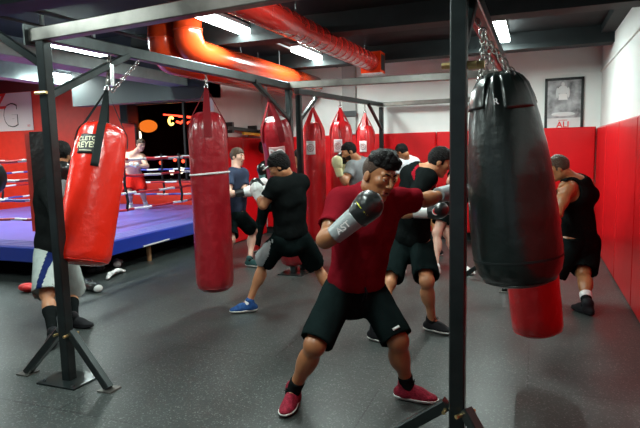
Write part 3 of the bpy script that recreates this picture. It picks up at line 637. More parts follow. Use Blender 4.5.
# neon and lamps seen through the window
nz = YB+.9; nx = -.42
ns = thing('neon_sign', 'red and yellow neon sign glowing behind the dark window', 'neon sign', (-8, nz, 2.2))
MB().tube([(-8.80, nz, 2.57), (-7.5, nz, 2.42)], .018, 8).build('neon_tube', 'neon_red', ns)
MB().tube([(-8.35, nz, 2.50), (-7.0, nz, 2.33)], .014, 8).build('neon_tube', 'neon_red', ns)
MB().tube([(-8.58+.07*math.cos(t), nz, 2.40+.09*math.sin(t)) for t in [PI*.2+1.6*PI*k/12 for k in range(13)]], .03, 8).build('neon_letter', 'neon_yellow', ns, True)
MB().tube([(-8.42, nz, 2.38), (-8.3, nz, 2.34), (-8.22, nz, 2.40), (-8.1, nz, 2.33), (-8.0, nz, 2.38), (-7.88, nz, 2.34)], .030, 8).build('neon_letters', 'neon_red', ns)
def glow(name, c, r, m, label, cat, group=None):
    t = thing(name, label, cat, c, group)
    MB().sphere(c, r, 14, 10).build('globe', m, t, True)
    MB().tube([(c[0], c[1], c[2]+r[2]*.8), (c[0], c[1], CA)], .006, 6).build('cord', 'night', t)
glow('paper_lantern', (-9.85, YB+1.6, 2.34), (.30, .12, .17), 'lamp_orange', 'wide orange lantern glowing behind the dark window', 'lantern')
glow('exit_lamp', (-9.35+.1, YB+.5, 2.05), (.04, .03, .11), 'lamp_white', 'small yellow lamp at the left end of the window', 'lamp')
for xx, zz in ((-9.2, 1.35), (-8.75, 1.42), (-8.5, 1.38), (-8.05, 1.40), (-7.6, 1.38), (-7.3, 1.42)):
    glow('reflection_dot', (xx, YB+1.2, zz), (.045, .03, .045), 'neon_red', 'small red reflection built as a glowing globe low behind the dark window', 'light', 'red reflections behind the window')  # glowing globes stand in for far red reflections
for xx, zz in ((-8.72, 1.12), (-8.42, 1.15)):
    glow('candle_lamp', (xx, YB+1.0, zz), (.07, .05, .08), 'lamp_white', 'pale lamp on the window ledge behind the ropes', 'lamp', 'pale lamps behind the window')
# rail with yellow bar + speed bag on the side wall
rk = thing('bar_rack', 'black wall rack holding bars at pad height beside the ring', 'rack', (XS+.2, 8.4, 1.9))
MB().bar((XS+.14, YS+.15, 1.98), (XS+.14, YF-.1, 1.94), .05, .06).box((XS, YS+.3, 1.90), (XS+.16, YS+.36, 2.08)).box((XS, 9.0, 1.86), (XS+.16, 9.06, 2.05)).build('rail', 'frame_black', rk)
MB().bar((XS+.18, 8.5, 1.90), (XS+.18, 9.3, 1.88), .05, .05).build('yellow_bar', 'yellow', rk)
sb = thing('speed_bag', 'small black speed bag hanging in front of the red pads', 'speed bag', (-4.68, 9.2, 1.5))
MB().sphere((-4.68, 9.2, 1.66), (.085, .085, .12), 16, 10).build('bag', 'vinyl_black', sb, True)
MB().tube([(-4.68, 9.2, 1.78), (-4.68, 9.2, 1.93)], .008, 8).box((-4.87+.05, 9.05, 1.93), (-4.5, 9.35, 1.96)).build('hanger', 'frame_black', sb)

# ------------------------------------------------------------------ steel bag rigs
H1 = 2.38
def rig_post(rig, x, y, h, plate=True, feet=(), w=.072, m='black_steel'):
    p = MB().bar((x, y, .01), (x, y, h-.045), w, w, (0, 1, 0)).build('post', m, rig)
    MB().box((x-.17, y-.13, 0), (x+.17, y+.13, .012)).build('base_plate', m, rig)
    b = MB()
    for sx in (-1, 1):
        for sy in (-1, 1): b.tube([(x+sx*.13, y+sy*.10, .012), (x+sx*.13, y+sy*.10, .026)], .012, 6)
    b.build('bolts', 'chrome', rig)
    for fx, fy in feet:
        d = V((fx-x, fy-y, 0)).normalized(); a = V((x, y, .36))+d*.05; q = V((fx, fy, .012))
        MB().bar(a, q, .055, .055).build('brace', m, rig)
        MB().box((fx-.055, fy-.055, 0), (fx+.055, fy+.055, .010)).build('foot_plate', 'raw_steel', rig)
        MB().tube([a+V((0, 0, -.02))-d.cross(V((0, 0, 1)))*.06, a+V((0, 0, -.02))+d.cross(V((0, 0, 1)))*.06], .010, 8).build('bolt', 'brass', rig)
rig = thing('bag_rig', 'black steel bag frame with bare metal top beams around the front boxers', 'bag rig', (-1.7, 4.6, 0))
NL, NR, RL, RR = (-3.05, 2.86), (-.32, 2.56), (-2.88, 6.42), (-.30, 6.70)
rig_post(rig, *NL, H1, feet=((-3.45, 2.86), (-2.66, 2.82)))
rig_post(rig, *NR, H1, feet=((-.81, 2.62), (.0, 2.32)))
rig_post(rig, *RL, H1)
rig_post(rig, *RR, H1, feet=((-.80, 6.72), (-.28, 6.2)))
MB().bar((-3.14, 2.87, H1), (-.25, 2.555, H1), .08, .085).build('top_beam', 'raw_steel', rig)
MB().bar((-3.05, 2.90, H1), (RL[0], RL[1]+.04, H1), .075, .085).build('top_beam', 'tube_steel', rig)
MB().bar((RL[0]-.04, RL[1]+.0, H1+.01), (-.26, 6.70, H1+.01), .08, .085).build('top_beam', 'raw_steel', rig)
MB().bar((-.32, 2.60, H1), (-.29, 6.70, H1), .05, .085).build('top_beam', 'black_steel', rig)
MB().bar((-.375, 2.64, H1-.005), (-.335, 6.66, H1-.005), .03, .11).build('red_reflection', 'reflected_red', rig)  # red strip stands for the red bag's reflection on the beam side
MB().box((-3.155, 2.80, H1-.065), (-3.14, 2.94, H1+.07)).build('end_plate', 'tube_steel', rig)
for a, b, m in (((-3.05, 2.88, 1.99), (-3.0, 3.62, 2.35), 'tube_steel'), ((-2.88, 6.40, 1.97), (-2.90, 5.55, 2.35), 'black_steel'), ((-3.08, 2.85, 2.20), (-3.62, 2.70, 2.60), 'black_steel'),
                ((-.32, 2.60, 2.0), (-.32, 3.15, 2.36), 'black_steel'), ((-.30, 6.68, 2.0), (-.31, 6.1, 2.36), 'black_steel')):
    MB().bar(a, b, .05, .05).build('brace', m, rig)
MB().tube([(-3.10, 2.81, 2.0), (-3.0, 2.81, 2.0)], .011, 8).build('bolt', 'brass', rig)
MB().tube([(-.395, 2.56, 1.94), (-.245, 2.56, 1.94)], .014, 8).tube([(-.285, 2.60, 1.94), (-.215, 2.60, 1.94)], .018, 8).build('bolt', 'brass', rig)
tag(MB().tube([(-3.62, 2.70, 2.60), (-4.6, 2.42, CZ)], .02, 8).build('tie_rod', 'black_steel'), 'dark rod running from left front post up to the ceiling', 'rod')

H2 = 2.33
rig2 = thing('bag_rig', 'second black bag frame behind, holding three small red bags by the far wall', 'bag rig', (-1.5, 7.9, 0))
rig_post(rig2, -2.84, 6.64, H2, w=.07); rig_post(rig2, -2.47, 9.36, H2, w=.07); rig_post(rig2, -.25, 9.25, H2, w=.07)
MB().bar((-2.84, 6.58, H2), (-2.47, 9.40, H2), .07, .07).build('top_beam', 'tube_steel', rig2)
MB().bar((-2.47, 9.38, H2+.0), (-.2, 9.27, H2), .07, .07).build('top_beam', 'raw_steel', rig2)
MB().bar((-2.84, 6.68, 1.98), (-2.79, 7.15, 2.30), .045, .045).build('brace', 'tube_steel', rig2)
MB().bar((-2.47, 9.34, 1.92), (-2.52, 8.75, 2.30), .045, .045).build('brace', 'black_steel', rig2)

# ------------------------------------------------------------------ heavy bags
PROF = [(0, .0), (0, .45), (.008, .72), (.025, .90), (.05, .985), (.09, 1.), (.3, 1.), (.6, 1.), (.84, 1.), (.89, .97), (.93, .91), (.96, .82), (.985, .68), (1., .48), (1.003, .3), (1.003, 0)]
PSH = [(0, 0), (0, .45), (.008, .72), (.025, .90), (.05, .985), (.09, 1.), (.5, 1.), (.7, .98), (.85, .93), (.93, .87), (.97, .78), (.99, .66), (1., .5), (1., 0)]
PBIG = [(0, 0), (0, .35), (.01, .62), (.03, .80), (.07, .93), (.12, .985), (.18, 1.), (.35, .985), (.5, .94), (.65, .87), (.78, .78), (.88, .68), (.94, .58), (.975, .46), (1., .30), (1., 0)]
def bag_surf(top, bot, r, prof, xdir):
    top, bot = V(top), V(bot); L = (top-bot).length; R = frame_z(top-bot, xdir)
    def rad(t):
        for (t0, r0), (t1, r1) in zip(prof[1:-1], prof[2:-1]):
            if t0 <= t <= t1: return r*(r0+(r1-r0)*(t-t0)/max(t1-t0, 1e-6))
        return r*prof[-2][1]
    return lambda t, a, o=0.: bot+R @ V((math.cos(a)*(rad(t)+o), math.sin(a)*(rad(t)+o), t*L)), L, R, rad
def heavy_bag(label, top, bot, r, hang, m, sm, prof=PROF, gather=.05, group=None, strap_w=.055, ring_h=.22, nstr=4, a0=.4, capm=None, hooks=True, xdir=(1, 0, 0), straps=True):
    T = thing('punching_bag', label, 'punching bag', bot, group)
    S, L, R, rad = bag_surf(top, bot, r, prof, xdir)
    ts = []
    for (t0, r0), (t1, r1) in zip(prof[:-1], prof[1:]):
        n = max(1, int((t1-t0)/.035)); ts += [(t0+(t1-t0)*i/n, r0+(r1-r0)*i/n) for i in range(n)]
    ts.append(prof[-1]); N = 56; v = []; f = []; rnd = random.Random(len(label)); ph = rnd.random()*6
    top, bot, hang = V(top), V(bot), V(hang)
    for t, q in ts:
        for k in range(N):
            a = 2*PI*k/N; w = max(0, (t-.80)/.2)
            dr = gather*w*(math.sin(11*a+ph)*.5+math.sin(17*a+2*ph+3*t)*.35+math.sin(5*a)*.3)+.006*math.sin(3*a+t*9+ph)+.004*math.sin(t*40+2*a+ph)
            v.append(bot+R @ V((math.cos(a)*r*q*(1+dr), math.sin(a)*r*q*(1+dr), t*L)))
    for i in range(len(ts)-1):
        for k in range(N):
            a = i*N+k; b = i*N+(k+1) % N; f.append((a, b, b+N, a+N))
    mi = None; mats = [m]
    if capm: mats = [m, capm]; mi = [1 if ts[i//N][0] >= .975 else 0 for i in range(len(f))]
    link('bag_body', v, f, mats, T, mi, True)
    MB().tube([S(.03, 2*PI*k/40, .002) for k in range(41)], .003, 5, cap=False).build('seam', m, T, True)
    up = (top-bot).normalized(); d = (hang-top).normalized(); apex = top+d*min(ring_h, (hang-top).length*.8)
    if straps:
        for i in range(nstr):
            a = a0+2*PI*i/nstr; tan = R @ V((-math.sin(a), math.cos(a), 0))
            pts = [apex, apex.lerp(S(.985, a, .008), .5), S(.985, a, .010), S(.955, a, .010), S(.93, a, .008), S(.90, a, .007), S(.86, a, .005)]
            mb = MB(); w0 = [.5, .8, 1, 1, 1, 1, 1]; vv = []
            for p, w in zip(pts, w0):
                out = (p-(bot+up*((p-bot).dot(up)))); out = out.normalized() if out.length > .02 else R @ V((math.cos(a), math.sin(a), 0))
                for o in (0, .005):
                    vv += [p-tan*strap_w*.5*w+out*o, p+tan*strap_w*.5*w+out*o]
            ff = []
            for j in range(len(pts)-1):
                b = j*4; ff += [(b, b+4, b+5, b+1), (b+2, b+3, b+7, b+6), (b, b+2, b+6, b+4), (b+1, b+5, b+7, b+3)]
            ff += [(0, 1, 3, 2), (len(vv)-4, len(vv)-2, len(vv)-1, len(vv)-3)]
            mb.add(vv, ff).build('strap', sm, T)
    else:
        for i in range(nstr):
            a = a0+2*PI*i/nstr; q = S(.975, a, .0)
            chain_mb(q, apex, .045, .0035, .012).build('chain', 'raw_steel', T, True)
            MB().tube([q+(R @ V((math.cos(t), 0, math.sin(t))))*.022 for t in [2*PI*k/12 for k in range(13)]], .004, 6, cap=False).build('d_ring', 'chrome', T, True)
    MB().tube([apex+(R @ V((math.cos(t)*.02, 0, math.sin(t)*.025+.01))) for t in [2*PI*k/16 for k in range(17)]], .005, 8, cap=False).build('ring', 'chrome', T, True)
    if hooks and (hang-apex).length > .05:
        chain_mb(apex+d*.02, hang, .045, .004, .013).build('chain', 'raw_steel', T, True)
    return T, S, L, R
def patch(T, S, name, t0, t1, a0, a1, off, m, n=10, label=None):
    v = []; f = []
    for i in range(n+1):
        for j in range(n+1):
            for o in (off-.003, off): v.append(S(t0+(t1-t0)*i/n, a0+(a1-a0)*j/n, o))
    I = lambda i, j, k: (i*(n+1)+j)*2+k
    for i in range(n):
        for j in range(n): f.append((I(i, j, 1), I(i, j+1, 1), I(i+1, j+1, 1), I(i+1, j, 1)))
    for i in range(n):
        f += [(I(i, 0, 0), I(i, 0, 1), I(i+1, 0, 1), I(i+1, 0, 0)), (I(i, n, 1), I(i, n, 0), I(i+1, n, 0), I(i+1, n, 1)), (I(0, i, 1), I(0, i, 0), I(0, i+1, 0), I(0, i+1, 1)), (I(n, i, 0), I(n, i, 1), I(n, i+1, 1), I(n, i+1, 0))]
    return link(name, v, f, m, T, None, True, label)
def bag_text(T, S, L, r, s, size, t, a, off, m, sx=1., rot=0., name='lettering'):
    v, f = text2d(s, size); c, q = math.cos(rot), math.sin(rot)
    vs = [S(t+(x*sx*q+y*c)/L, a+(x*sx*c-y*q)/r, off) for x, y in v]
    return link(name, vs, f, m, T)
def bag_ring(T, S, L, r, rad, t, a, off, m, th=.004):
    MB().tube([S(t+math.sin(k*PI/10)*rad/L, a+math.cos(k*PI/10)*rad/r, off) for k in range(21)], th, 5, cap=False).build('round_logo', m, T, True)
def cam_angle(R, c):   # bag angle that faces the camera side
    w = R.inverted() @ (V((0, 0, 1.58))-V(c)); return math.atan2(w.y, w.x)

# orange-red bag on the left (first on the left beam)
_, _, R, _ = bag_surf((-3.02, 3.34, 1.80), (-3.02, 3.02, .80), .192, PSH, (1, 0, 0)); a = cam_angle(R, (-3.02, 3.2, 1.4))
T, S, L, R = heavy_bag('bright orange-red punching bag with black straps beside the left front post', (-3.02, 3.34, 1.80), (-3.02, 3.02, .80), .192, (-3.0, 3.42, 2.34), 'vinyl_orange', 'strap_black', prof=PSH, gather=.06, strap_w=.055, ring_h=.27, a0=a-.12, capm='white_vinyl')
a = cam_angle(R, (-3.02, 3.2, 1.4))
patch(T, S, 'brand_label', .745, .885, a-.92, a-.22, .006, 'label_black')
bag_text(T, S, L, .192, 'CLETO', .045, .848, a-.57, .0085, 'label_cream', 1.05, .06)
bag_text(T, S, L, .192, 'REYES', .062, .803, a-.57, .0085, 'label_cream', .95, .06)
patch(T, S, 'hanging_strap', .66, .93, a-.26, a+.02, .011, 'strap_black', label='long black strap hanging down the front')
patch(T, S, 'label_line', .762, .767, a-.82, a-.32, .008, 'label_cream')
MB().bar((-3.0, 3.415, 2.10), (-3.0, 3.425, 2.26), .04, .04).build('spring', 'chrome', T)
chain_mb((-3.0, 3.42, 2.06), (-2.98, 3.72, 2.32), .05).build('safety_chain', 'chrome', T, True)

# long maroon bag with white tape
T, S, L, R = heavy_bag('long maroon punching bag wrapped with a white cord, hanging beside the ring', (-3.0, 4.72, 1.97), (-2.965, 4.68, .20), .187, (-3.0, 4.74, 2.34), 'vinyl_maroon', 'strap_maroon', gather=.13, ring_h=.24, a0=-1.0, strap_w=.075, capm='vinyl_maroon')
MB().tube([S(.665+.006*math.sin(2*PI*k/40+1), 2*PI*k/40, .004) for k in range(41)], .010, 8, cap=False).build('white_cord', 'white_vinyl', T, True)

# bag the capped boxer is hitting
T, S, L, R = heavy_bag('maroon punching bag with a letter and round logo, pushed back by the capped boxer', (-2.90, 6.02, 1.98), (-2.90, 6.50, .12), .185, (-2.93, 5.88, 2.34), 'vinyl_maroon', 'strap_maroon', gather=.12, ring_h=.22, a0=-.8, strap_w=.07, capm='white_vinyl')
a = cam_angle(R, (-2.9, 6.2, 1.6))
patch(T, S, 'brand_label', .745, .835, a-.62, a+.42, .006, 'label_grey')
bag_text(T, S, L, .185, 'R', .16, .79, a-.42, .010, 'label_white'); bag_ring(T, S, L, .185, .05, .79, a+.05, .010, 'label_white', .008); bag_ring(T, S, L, .185, .022, .79, a+.05, .010, 'label_white', .008)

# three small red bags on the second rig
def small_bag(label, x, y, top, bot, r):
    T, S, L, R = heavy_bag(label, (x, y, top), (x, y, bot), r, (x, y, H2-.03), 'vinyl_red', 'vinyl_red', gather=.14, ring_h=.20, strap_w=.07, a0=-.9+y)
    a = cam_angle(R, (x, y, 1.5))
    patch(T, S, 'brand_label', .735, .845, a-.66, a+.12, .006, 'label_white')
    bag_ring(T, S, L, r, .045, .79, a-.27, .010, 'label_grey', .006); bag_ring(T, S, L, r, .020, .79, a-.27, .010, 'label_grey', .006)
small_bag('small red bag nearest the rear post, in front of the grey-shirted boxer', -2.77, 6.95, 1.95, .35, .155)
small_bag('small red bag being punched by the bearded man in grey', -2.66, 7.75, 1.99, .30, .16)
small_bag('small red bag hanging farthest back by the white wall', -2.58, 8.75, 1.96, .35, .15)

# big black bag in front, right
T, S, L, R = heavy_bag('large glossy black teardrop punching bag, nearest the camera on the right', (-.205, 3.44, 2.00), (-.065, 3.44, .755), .256, (-.335, 3.50, 2.33), 'vinyl_black', 'strap_black', prof=PBIG, gather=.20, ring_h=.26, straps=False, nstr=4, a0=.6)
patch(T, S, 'seam_band', .135, .145, 0, 2*PI*.999, .003, 'strap_black', 40)
a = cam_angle(R, (-.1, 3.4, 1.4))
bag_text(T, S, L, .2, 'R', .05, .86, a-.15, .006, 'label_white', 1.)
# flap straps over the top of the black bag
for q in (0, 1.57, 3.14, 4.71): patch(T, S, 'top_flap', .84+.02*math.sin(q), .985, q+.1, q+1.1, .010, 'vinyl_black')
# red bag behind the black one
T, S, L, R = heavy_bag('bright red punching bag whose rounded end shows under the black bag', (-.08, 3.98, 1.45), (.045, 3.98, .28), .168, (-.335, 4.0, 2.33), 'vinyl_red', 'vinyl_red', gather=.05, ring_h=.25)
# black bag at the left frame edge
T, S, L, R = heavy_bag('round black bag cut off by the left edge of the picture', (-5.83, 4.5, 1.57), (-5.83, 4.5, 1.15), .22, (-5.83, 4.5, CA), 'vinyl_black', 'strap_black', prof=[(0, 0), (.0, .35), (.06, .62), (.2, .88), (.4, 1), (.6, 1), (.8, .85), (.93, .6), (1, .4), (1, 0)], gather=.0, ring_h=.2)

# ------------------------------------------------------------------ boxing ring
RX0, RX1, RY0, RY1, RZ = -10.9, -5.22, 5.10, 10.30, .45
ring = thing('boxing_ring', 'raised blue boxing ring with striped red, white and blue ropes', 'boxing ring', ((RX0+RX1)/2, (RY0+RY1)/2, 0))
MB().box((RX0+.02, RY0+.02, .30), (RX1-.02, RY1-.02, RZ)).build('canvas', 'canvas_blue', ring)
mb = MB()
for a, b in (((RX0, RY0), (RX1, RY0)), ((RX1, RY0), (RX1, RY1)), ((RX0, RY1), (RX0, RY0)), ((RX1, RY1), (RX0, RY1))):
    mb.bar((a[0], a[1], .35), (b[0], b[1], .35), .05, .19, bev=.02)
mb.build('apron', 'apron_blue', ring)
for o in (.06, .16, .26, .36):
    mb = MB()
    mb.bar((RX1-o, RY0+o, RZ+.002), (RX1-o, RY1-o, RZ+.002), .02, .006).bar((RX0+o, RY0+o, RZ+.002), (RX1-o, RY0+o, RZ+.002), .02, .006)
    mb.build('canvas_seam', 'piping', ring)
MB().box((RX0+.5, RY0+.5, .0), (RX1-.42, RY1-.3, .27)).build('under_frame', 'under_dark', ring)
mb = MB()
for lx, ly in ((-5.34, 6.65), (-5.34, 8.9), (-5.34, 5.25), (-7.5, 5.25), (-9.8, 5.25)):
    MB().tube([(lx, ly, 0), (lx, ly, .27)], .035, 10).build('support_leg', 'wood', ring)
    MB().sphere((lx, ly-.0, .265), .045, 12, 8).build('leg_cap', 'white_vinyl', ring, True)
MB().bar((-5.185, 6.35, .275), (-5.185, 6.95, .285), .012, .02).build('apron_tie', 'white_vinyl', ring)
cor = [(RX1-.74, RY0+.42), (RX1-.74, RY1-.42), (RX0+.42, RY1-.42), (RX0+.42, RY0+.42)]
for i, (cx, cy) in enumerate(cor):
    MB().tube([(cx, cy, RZ), (cx, cy, 1.90)], .05, 14).build('corner_post', 'frame_black', ring)
ccx, ccy = cor[0]
MB().bar((ccx-.205, ccy-.04, .60), (ccx-.205, ccy-.04, 1.88), .13, .16, (0, 1, 0), bev=.03).build('corner_pad', 'red_wall', ring, label='red side of the corner cushion')
MB().bar((ccx+.035, ccy-.08, .60), (ccx+.035, ccy-.08, 1.90), .34, .20, (0, 1, 0), bev=.04).build('corner_pad', 'vinyl_black', ring, label='black side of the corner cushion')
for cx, cy in cor[1:]: MB().bar((cx, cy, .62), (cx, cy, 1.80), .2, .2, (0, 1, 0), bev=.04).build('corner_pad', 'pad_red', ring)
for si in range(4):
    a, b = cor[si], cor[(si+1) % 4]; n = 60
    for li, z in enumerate((.75, 1.01, 1.28, 1.54)):
        pts = [(a[0]+(b[0]-a[0])*i/n, a[1]+(b[1]-a[1])*i/n, z-.035*math.sin(PI*i/n)+.004*math.sin(i*.9+li)) for i in range(n+1)]
        if si == 1 or si == 2: fn = (lambda li: lambda i, k: 1 if (i+li*3) % 9 < 4 else (2 if li % 2 == 0 else 0))(li)
        elif si == 0: fn = (lambda li: lambda i, k: 1 if (i+li*5) % 14 > 7 else 0)(li)
        else: fn = (lambda li: lambda i, k: 1 if (i+k//4+li*5) % 9 > 5 else (2 if li == 1 else 0))(li)
        MB().tube(pts, .020, 8, fn).build('rope', ['rope_red', 'rope_white', 'rope_blue'], ring, True)
    for tt in (.33, .66):
        x, y = a[0]+(b[0]-a[0])*tt, a[1]+(b[1]-a[1])*tt
        MB().tube([(x, y, .70), (x+.015, y+.02, .85), (x-.01, y, 1.1), (x+.01, y-.02, 1.3), (x, y, 1.58)], .022, 8).build('rope_spacer', 'tape_black', ring, True)

# ------------------------------------------------------------------ things on the floor by the ring
def shoe_thing(name, label, c, d, m, cat, white=True):
    c = A3(c); d = nrm(d); s = np.cross(d, (0, 0, 1.)); R = np.array((d, s, (0, 0, 1.))).T
    t = thing(name, label, cat, c)
    build_field(cat.replace(' ', '_')+'_shell', [ell(c+d*.0+A3((0, 0, .055)), (.11, .06, .055), R, .03), ell(c+d*.11+A3((0, 0, .045)), (.08, .065, .045), R, .03), ell(c+d*.02+s*.06+A3((0, 0, .06)), (.05, .028, .03), R, .01)], .008, m, t, [(A3((0, 0, -1)), A3((0, 0, .001)))])
    if white: build_field('white_trim', [ell(c-d*.11+A3((0, 0, .045)), (.03, .055, .045), R, .01)], .008, 'glove_white', t, [(A3((0, 0, -1)), A3((0, 0, .001)))])
    return t
shoe_thing('boxing_glove', 'black boxing glove with a white cuff lying on the floor by the ring', (-4.80, 4.95, 0), (-.9, .3, 0), 'glove_black', 'boxing glove')
shoe_thing('boxing_glove', 'plain black boxing glove lying closest to the ring apron', (-5.05, 5.08, 0), (-.8, .6, 0), 'glove_black', 'boxing glove', False)
shoe_thing('gym_bag', 'dark lumpy gym bag pushed under the ring edge', (-5.5, 5.7, 0), (0, 1, 0), 'shoe_black', 'gym bag', False)
shoe_thing('kick_pad', 'flat red mitt on the floor under the left edge of the ring', (-5.55, 4.70, 0), (.8, .3, 0), 'shoe_red', 'mitt', False)
mb = MB(); pts = []
for k in range(46):
    t = k/45; pts.append((-5.05-.10*t+.02*math.sin(k*1.9), 5.45+.42*t, .02+.05*abs(math.sin(t*PI))+.012*math.sin(k*2.3)))
mb.tube(pts, .022, 8)
tag(mb.build('hand_wrap', 'white_vinyl', None, True), 'crumpled white hand wrap lying on the floor beside the ring', 'hand wrap')
shoe_thing('trainer', 'single grey trainer under the ring next to a wooden support leg', (-5.55, 6.2, 0), (-.6, .6, 0), 'tee_grey', 'shoe')

# ------------------------------------------------------------------ ducts and lights under the ceiling
d1 = thing('red_duct', 'long red round air duct with a square grille end under the ceiling', 'duct', (-2.35, 4, 2.8))
DX, DZ, DR = -2.25, 2.83, .128
MB().tube([(DX-.12, 1.0, DZ), (DX, 8.0, DZ)], DR, 32).build('duct_tube', 'duct_red', d1, True)
for k in range(34):
    yy = 1.2+.2*k; MB().tube([(DX-.12*(8-yy)/7, yy-.004, DZ), (DX-.12*(8-yy)/7, yy+.004, DZ)], DR+.0015, 32).build('duct_rib', 'duct_red', d1, True)
o = MB().box((DX-.15, 7.95, DZ-.15), (DX+.15, 8.2, DZ+.15)).build('outlet_box', 'duct_orange', d1)
g = MB().box((DX+.15, 7.98, DZ-.11), (DX+.156, 8.17, DZ+.11)).build('grille', 'beam_black', o)
for yy in (3, 5.2, 7.6): MB().tube([(DX+.02, yy, DZ+DR), (DX+.02, yy, CZ)], .006, 6).build('hanger_rod', 'chrome', d1)
def elbow_duct(label, x, z, y0, y1, r, m):
    T = thing('round_duct', label, 'duct', (x, y0, z))
    pts = [(x, y0, CZ)] + [(x, y0+.22-.22*math.cos(t), z+.22-.22*math.sin(t)) for t in [PI/2*k/8 for k in range(9)]] + [(x, y1, z)]
    MB().tube(pts, r, 30).build('duct_tube', m, T, True)
    MB().tube([(x, y0, z+.25), (x, y0, z+.22)], r+.008, 30).build('duct_joint', m, T, True)
    for yy in (y0+1.2, y0+2.4): MB().tube([(x, yy, z+r), (x, yy, CZ)], .006, 6).build('hanger_rod', 'duct_grey', T)
elbow_duct('upper orange duct bending from the ceiling and running over the rear beam', -3.66, 2.72, 5.45, 9.3, .160, 'duct_orange')
elbow_duct('orange duct elbow to the left of its twin, near the ring', -4.02, 2.66, 5.45, 9.3, .155, 'duct_orange')
tag(MB().bar((-5.5, 1.5, 2.76), (-5.5, YS-.02, 2.76), .35, .16).build('rectangular_duct', 'duct_grey'), 'long grey rectangular duct under the ceiling above the ring edge', 'duct')
for i, (x, z) in enumerate(((-4.55, 3.0), (-4.9, 2.95), (-3.3, 3.04))):
    tag(MB().tube([(x, 2, z), (x, YF-.1 if x > XS else YS-.02, z)], .018, 8).build('conduit', 'header_grey', None, True), ('thin grey conduit along the ceiling between the orange ducts and the lamps', 'thin grey conduit along the ceiling nearest the grey duct', 'thin grey conduit along the ceiling beside the strip lamps')[i], 'conduit')
LIGHTS = [(-5.72, 5.80, 'strip lamp glowing above the orange-red bag at upper left'), (-7.9, 8.05, 'strip lamp farthest left over the boxing ring'), (-3.24, 5.65, 'bright strip lamp beside the red duct, nearest'), (-3.17, 7.95, 'bright strip lamp beside the red duct, farther back'),
          (-.42, 7.5, 'strip lamp behind the chains of the black bag'), (-1.3, 1.6, 'strip lamp above the front boxer'), (-3.9, 2.2, 'strip lamp over the left front floor'), (-1.2, 3.9, 'strip lamp over the middle of the bag frame'), (-9.4, 6.3, 'strip lamp over the left part of the ring'), (-13.2, 8.4, 'added strip lamp out of view in front of the white banner'), (-10.4, 2.6, 'added strip lamp out of view left of the ring near the front')]  # last two lamps are added out of view to brighten the red wall
def lamp(x, y, label, power):
    T = thing('strip_lamp', label, 'lamp', (x, y, 3.0))
    MB().box((x-.07, y-.64, 3.03), (x+.07, y+.64, 3.075)).build('housing', 'lamp_body', T)
    MB().box((x-.02, y-.45, 3.07), (x+.02, y-.41, CA if x < -4.9 else CZ)).build('bracket', 'lamp_body', T)
    MB().box((x-.02, y+.41, 3.07), (x+.02, y+.45, CA if x < -4.9 else CZ)).build('bracket', 'lamp_body', T)
    MB().bar((x, y-.6, 3.0), (x, y+.6, 3.0), .15, .06, bev=.02).build('lit_diffuser', 'tube_light', T)
    l = bpy.data.lights.new('lamp_light', 'AREA'); l.shape = 'RECTANGLE'; l.size = .16; l.size_y = 1.2; l.energy = power; l.color = (.84, 1., .94)
    o = bpy.data.objects.new('lamp_light', l); COL.objects.link(o); o.location = (x, y, 2.96)
for (x, y, lb) in LIGHTS: lamp(x, y, lb, POWER.get((x, y), 62 if x < -5 else (45 if y > 7 else 36)))

# ------------------------------------------------------------------ people
BK = ('glove_black', 'glove_grey', None)
def side_panel(c, J, up, ps, pc):
    o = (c-pc) @ ps
    return np.where(o > .135, 1, 0)
def shoulder_stripe(c, J, up, ss, cf, pc, sc):
    d = (c-J['shA']); a = nrm(J['elA']-J['shA']); al = d @ a; r = d-al[:, None]*a; s = r @ nrm(np.cross(a, cf))
    return np.where((np.abs(s) < .012) & (al > -.12) & (al < .2) & (np.linalg.norm(r, axis=1) < .14), 1, 0)
T, J, Hh, hs = make_person('main', 'person in maroon shirt and black shorts throwing a punch in the centre foreground', dict(
    skin='skin_tan', hair='fade', hair_mat='hair_black', top='tee', top_mat='tee_maroon', shorts_mat='shorts_black', short_len=.96, short_r=.096, short_r0=.101, sock=.24, sock_mat='sock_black', sock_band=None,
    shoe_mat='shoe_maroon', laces='lace_black', gloves=(('glove_black', 'glove_grey', 'logo_yellow'), BK), mouth=True, waistband='band_black', gaze=.1, seed=1., hem=.05, sleeve=.66, bulk=1.07, hs=1.09, gs=1.1, cl=.025, fold=.0062, patch=(-.2, -1, .3)), .009, .0042)
# drawstring, side mark
J0 = J
pc = (J['hipA']+J['hipB'])/2; upv = nrm((J['shA']+J['shB'])/2-pc); pf = nrm(J['pf'])
p0 = pc+pf*.135+upv*.07
MB().tube([p0, p0+pf*.015-A3((0, 0, .04)), p0+pf*.012-A3((.02, 0, .10))], .004, 6).tube([p0, p0+pf*.016-A3((-.01, 0, .04)), p0+pf*.010-A3((-.005, 0, .085))], .004, 6).build('drawstring', 'tape_black', T, True)
kb = J['hipB']+(J['knB']-J['hipB'])*.70; out = nrm(A3((.55, -.83, 0))); xs = nrm(np.cross((0, 0, 1.), out))
for k in (0, 1): MB().bar(V(kb+out*.113+xs*(-.018)+A3((0, 0, .012-.024*k))), V(kb+out*.113+xs*.022+A3((0, 0, .030-.024*k))), .010, .036, V(out)).build('side_mark', 'white_vinyl', T)
# lettering on the grey cuff that faces the camera
wr, h = J['wrA'], nrm(J['haA']); tc_ = nrm(A3((.0, 0, 1.58))-wr); tc_ = nrm(tc_-h*(tc_ @ h)); xs = np.cross(h, tc_)
text_flat('AST', .048, V(wr+tc_*.0625+h*.015), V(h), V(nrm(np.cross(tc_, h))), 'white_vinyl', 'lettering', T, .002)

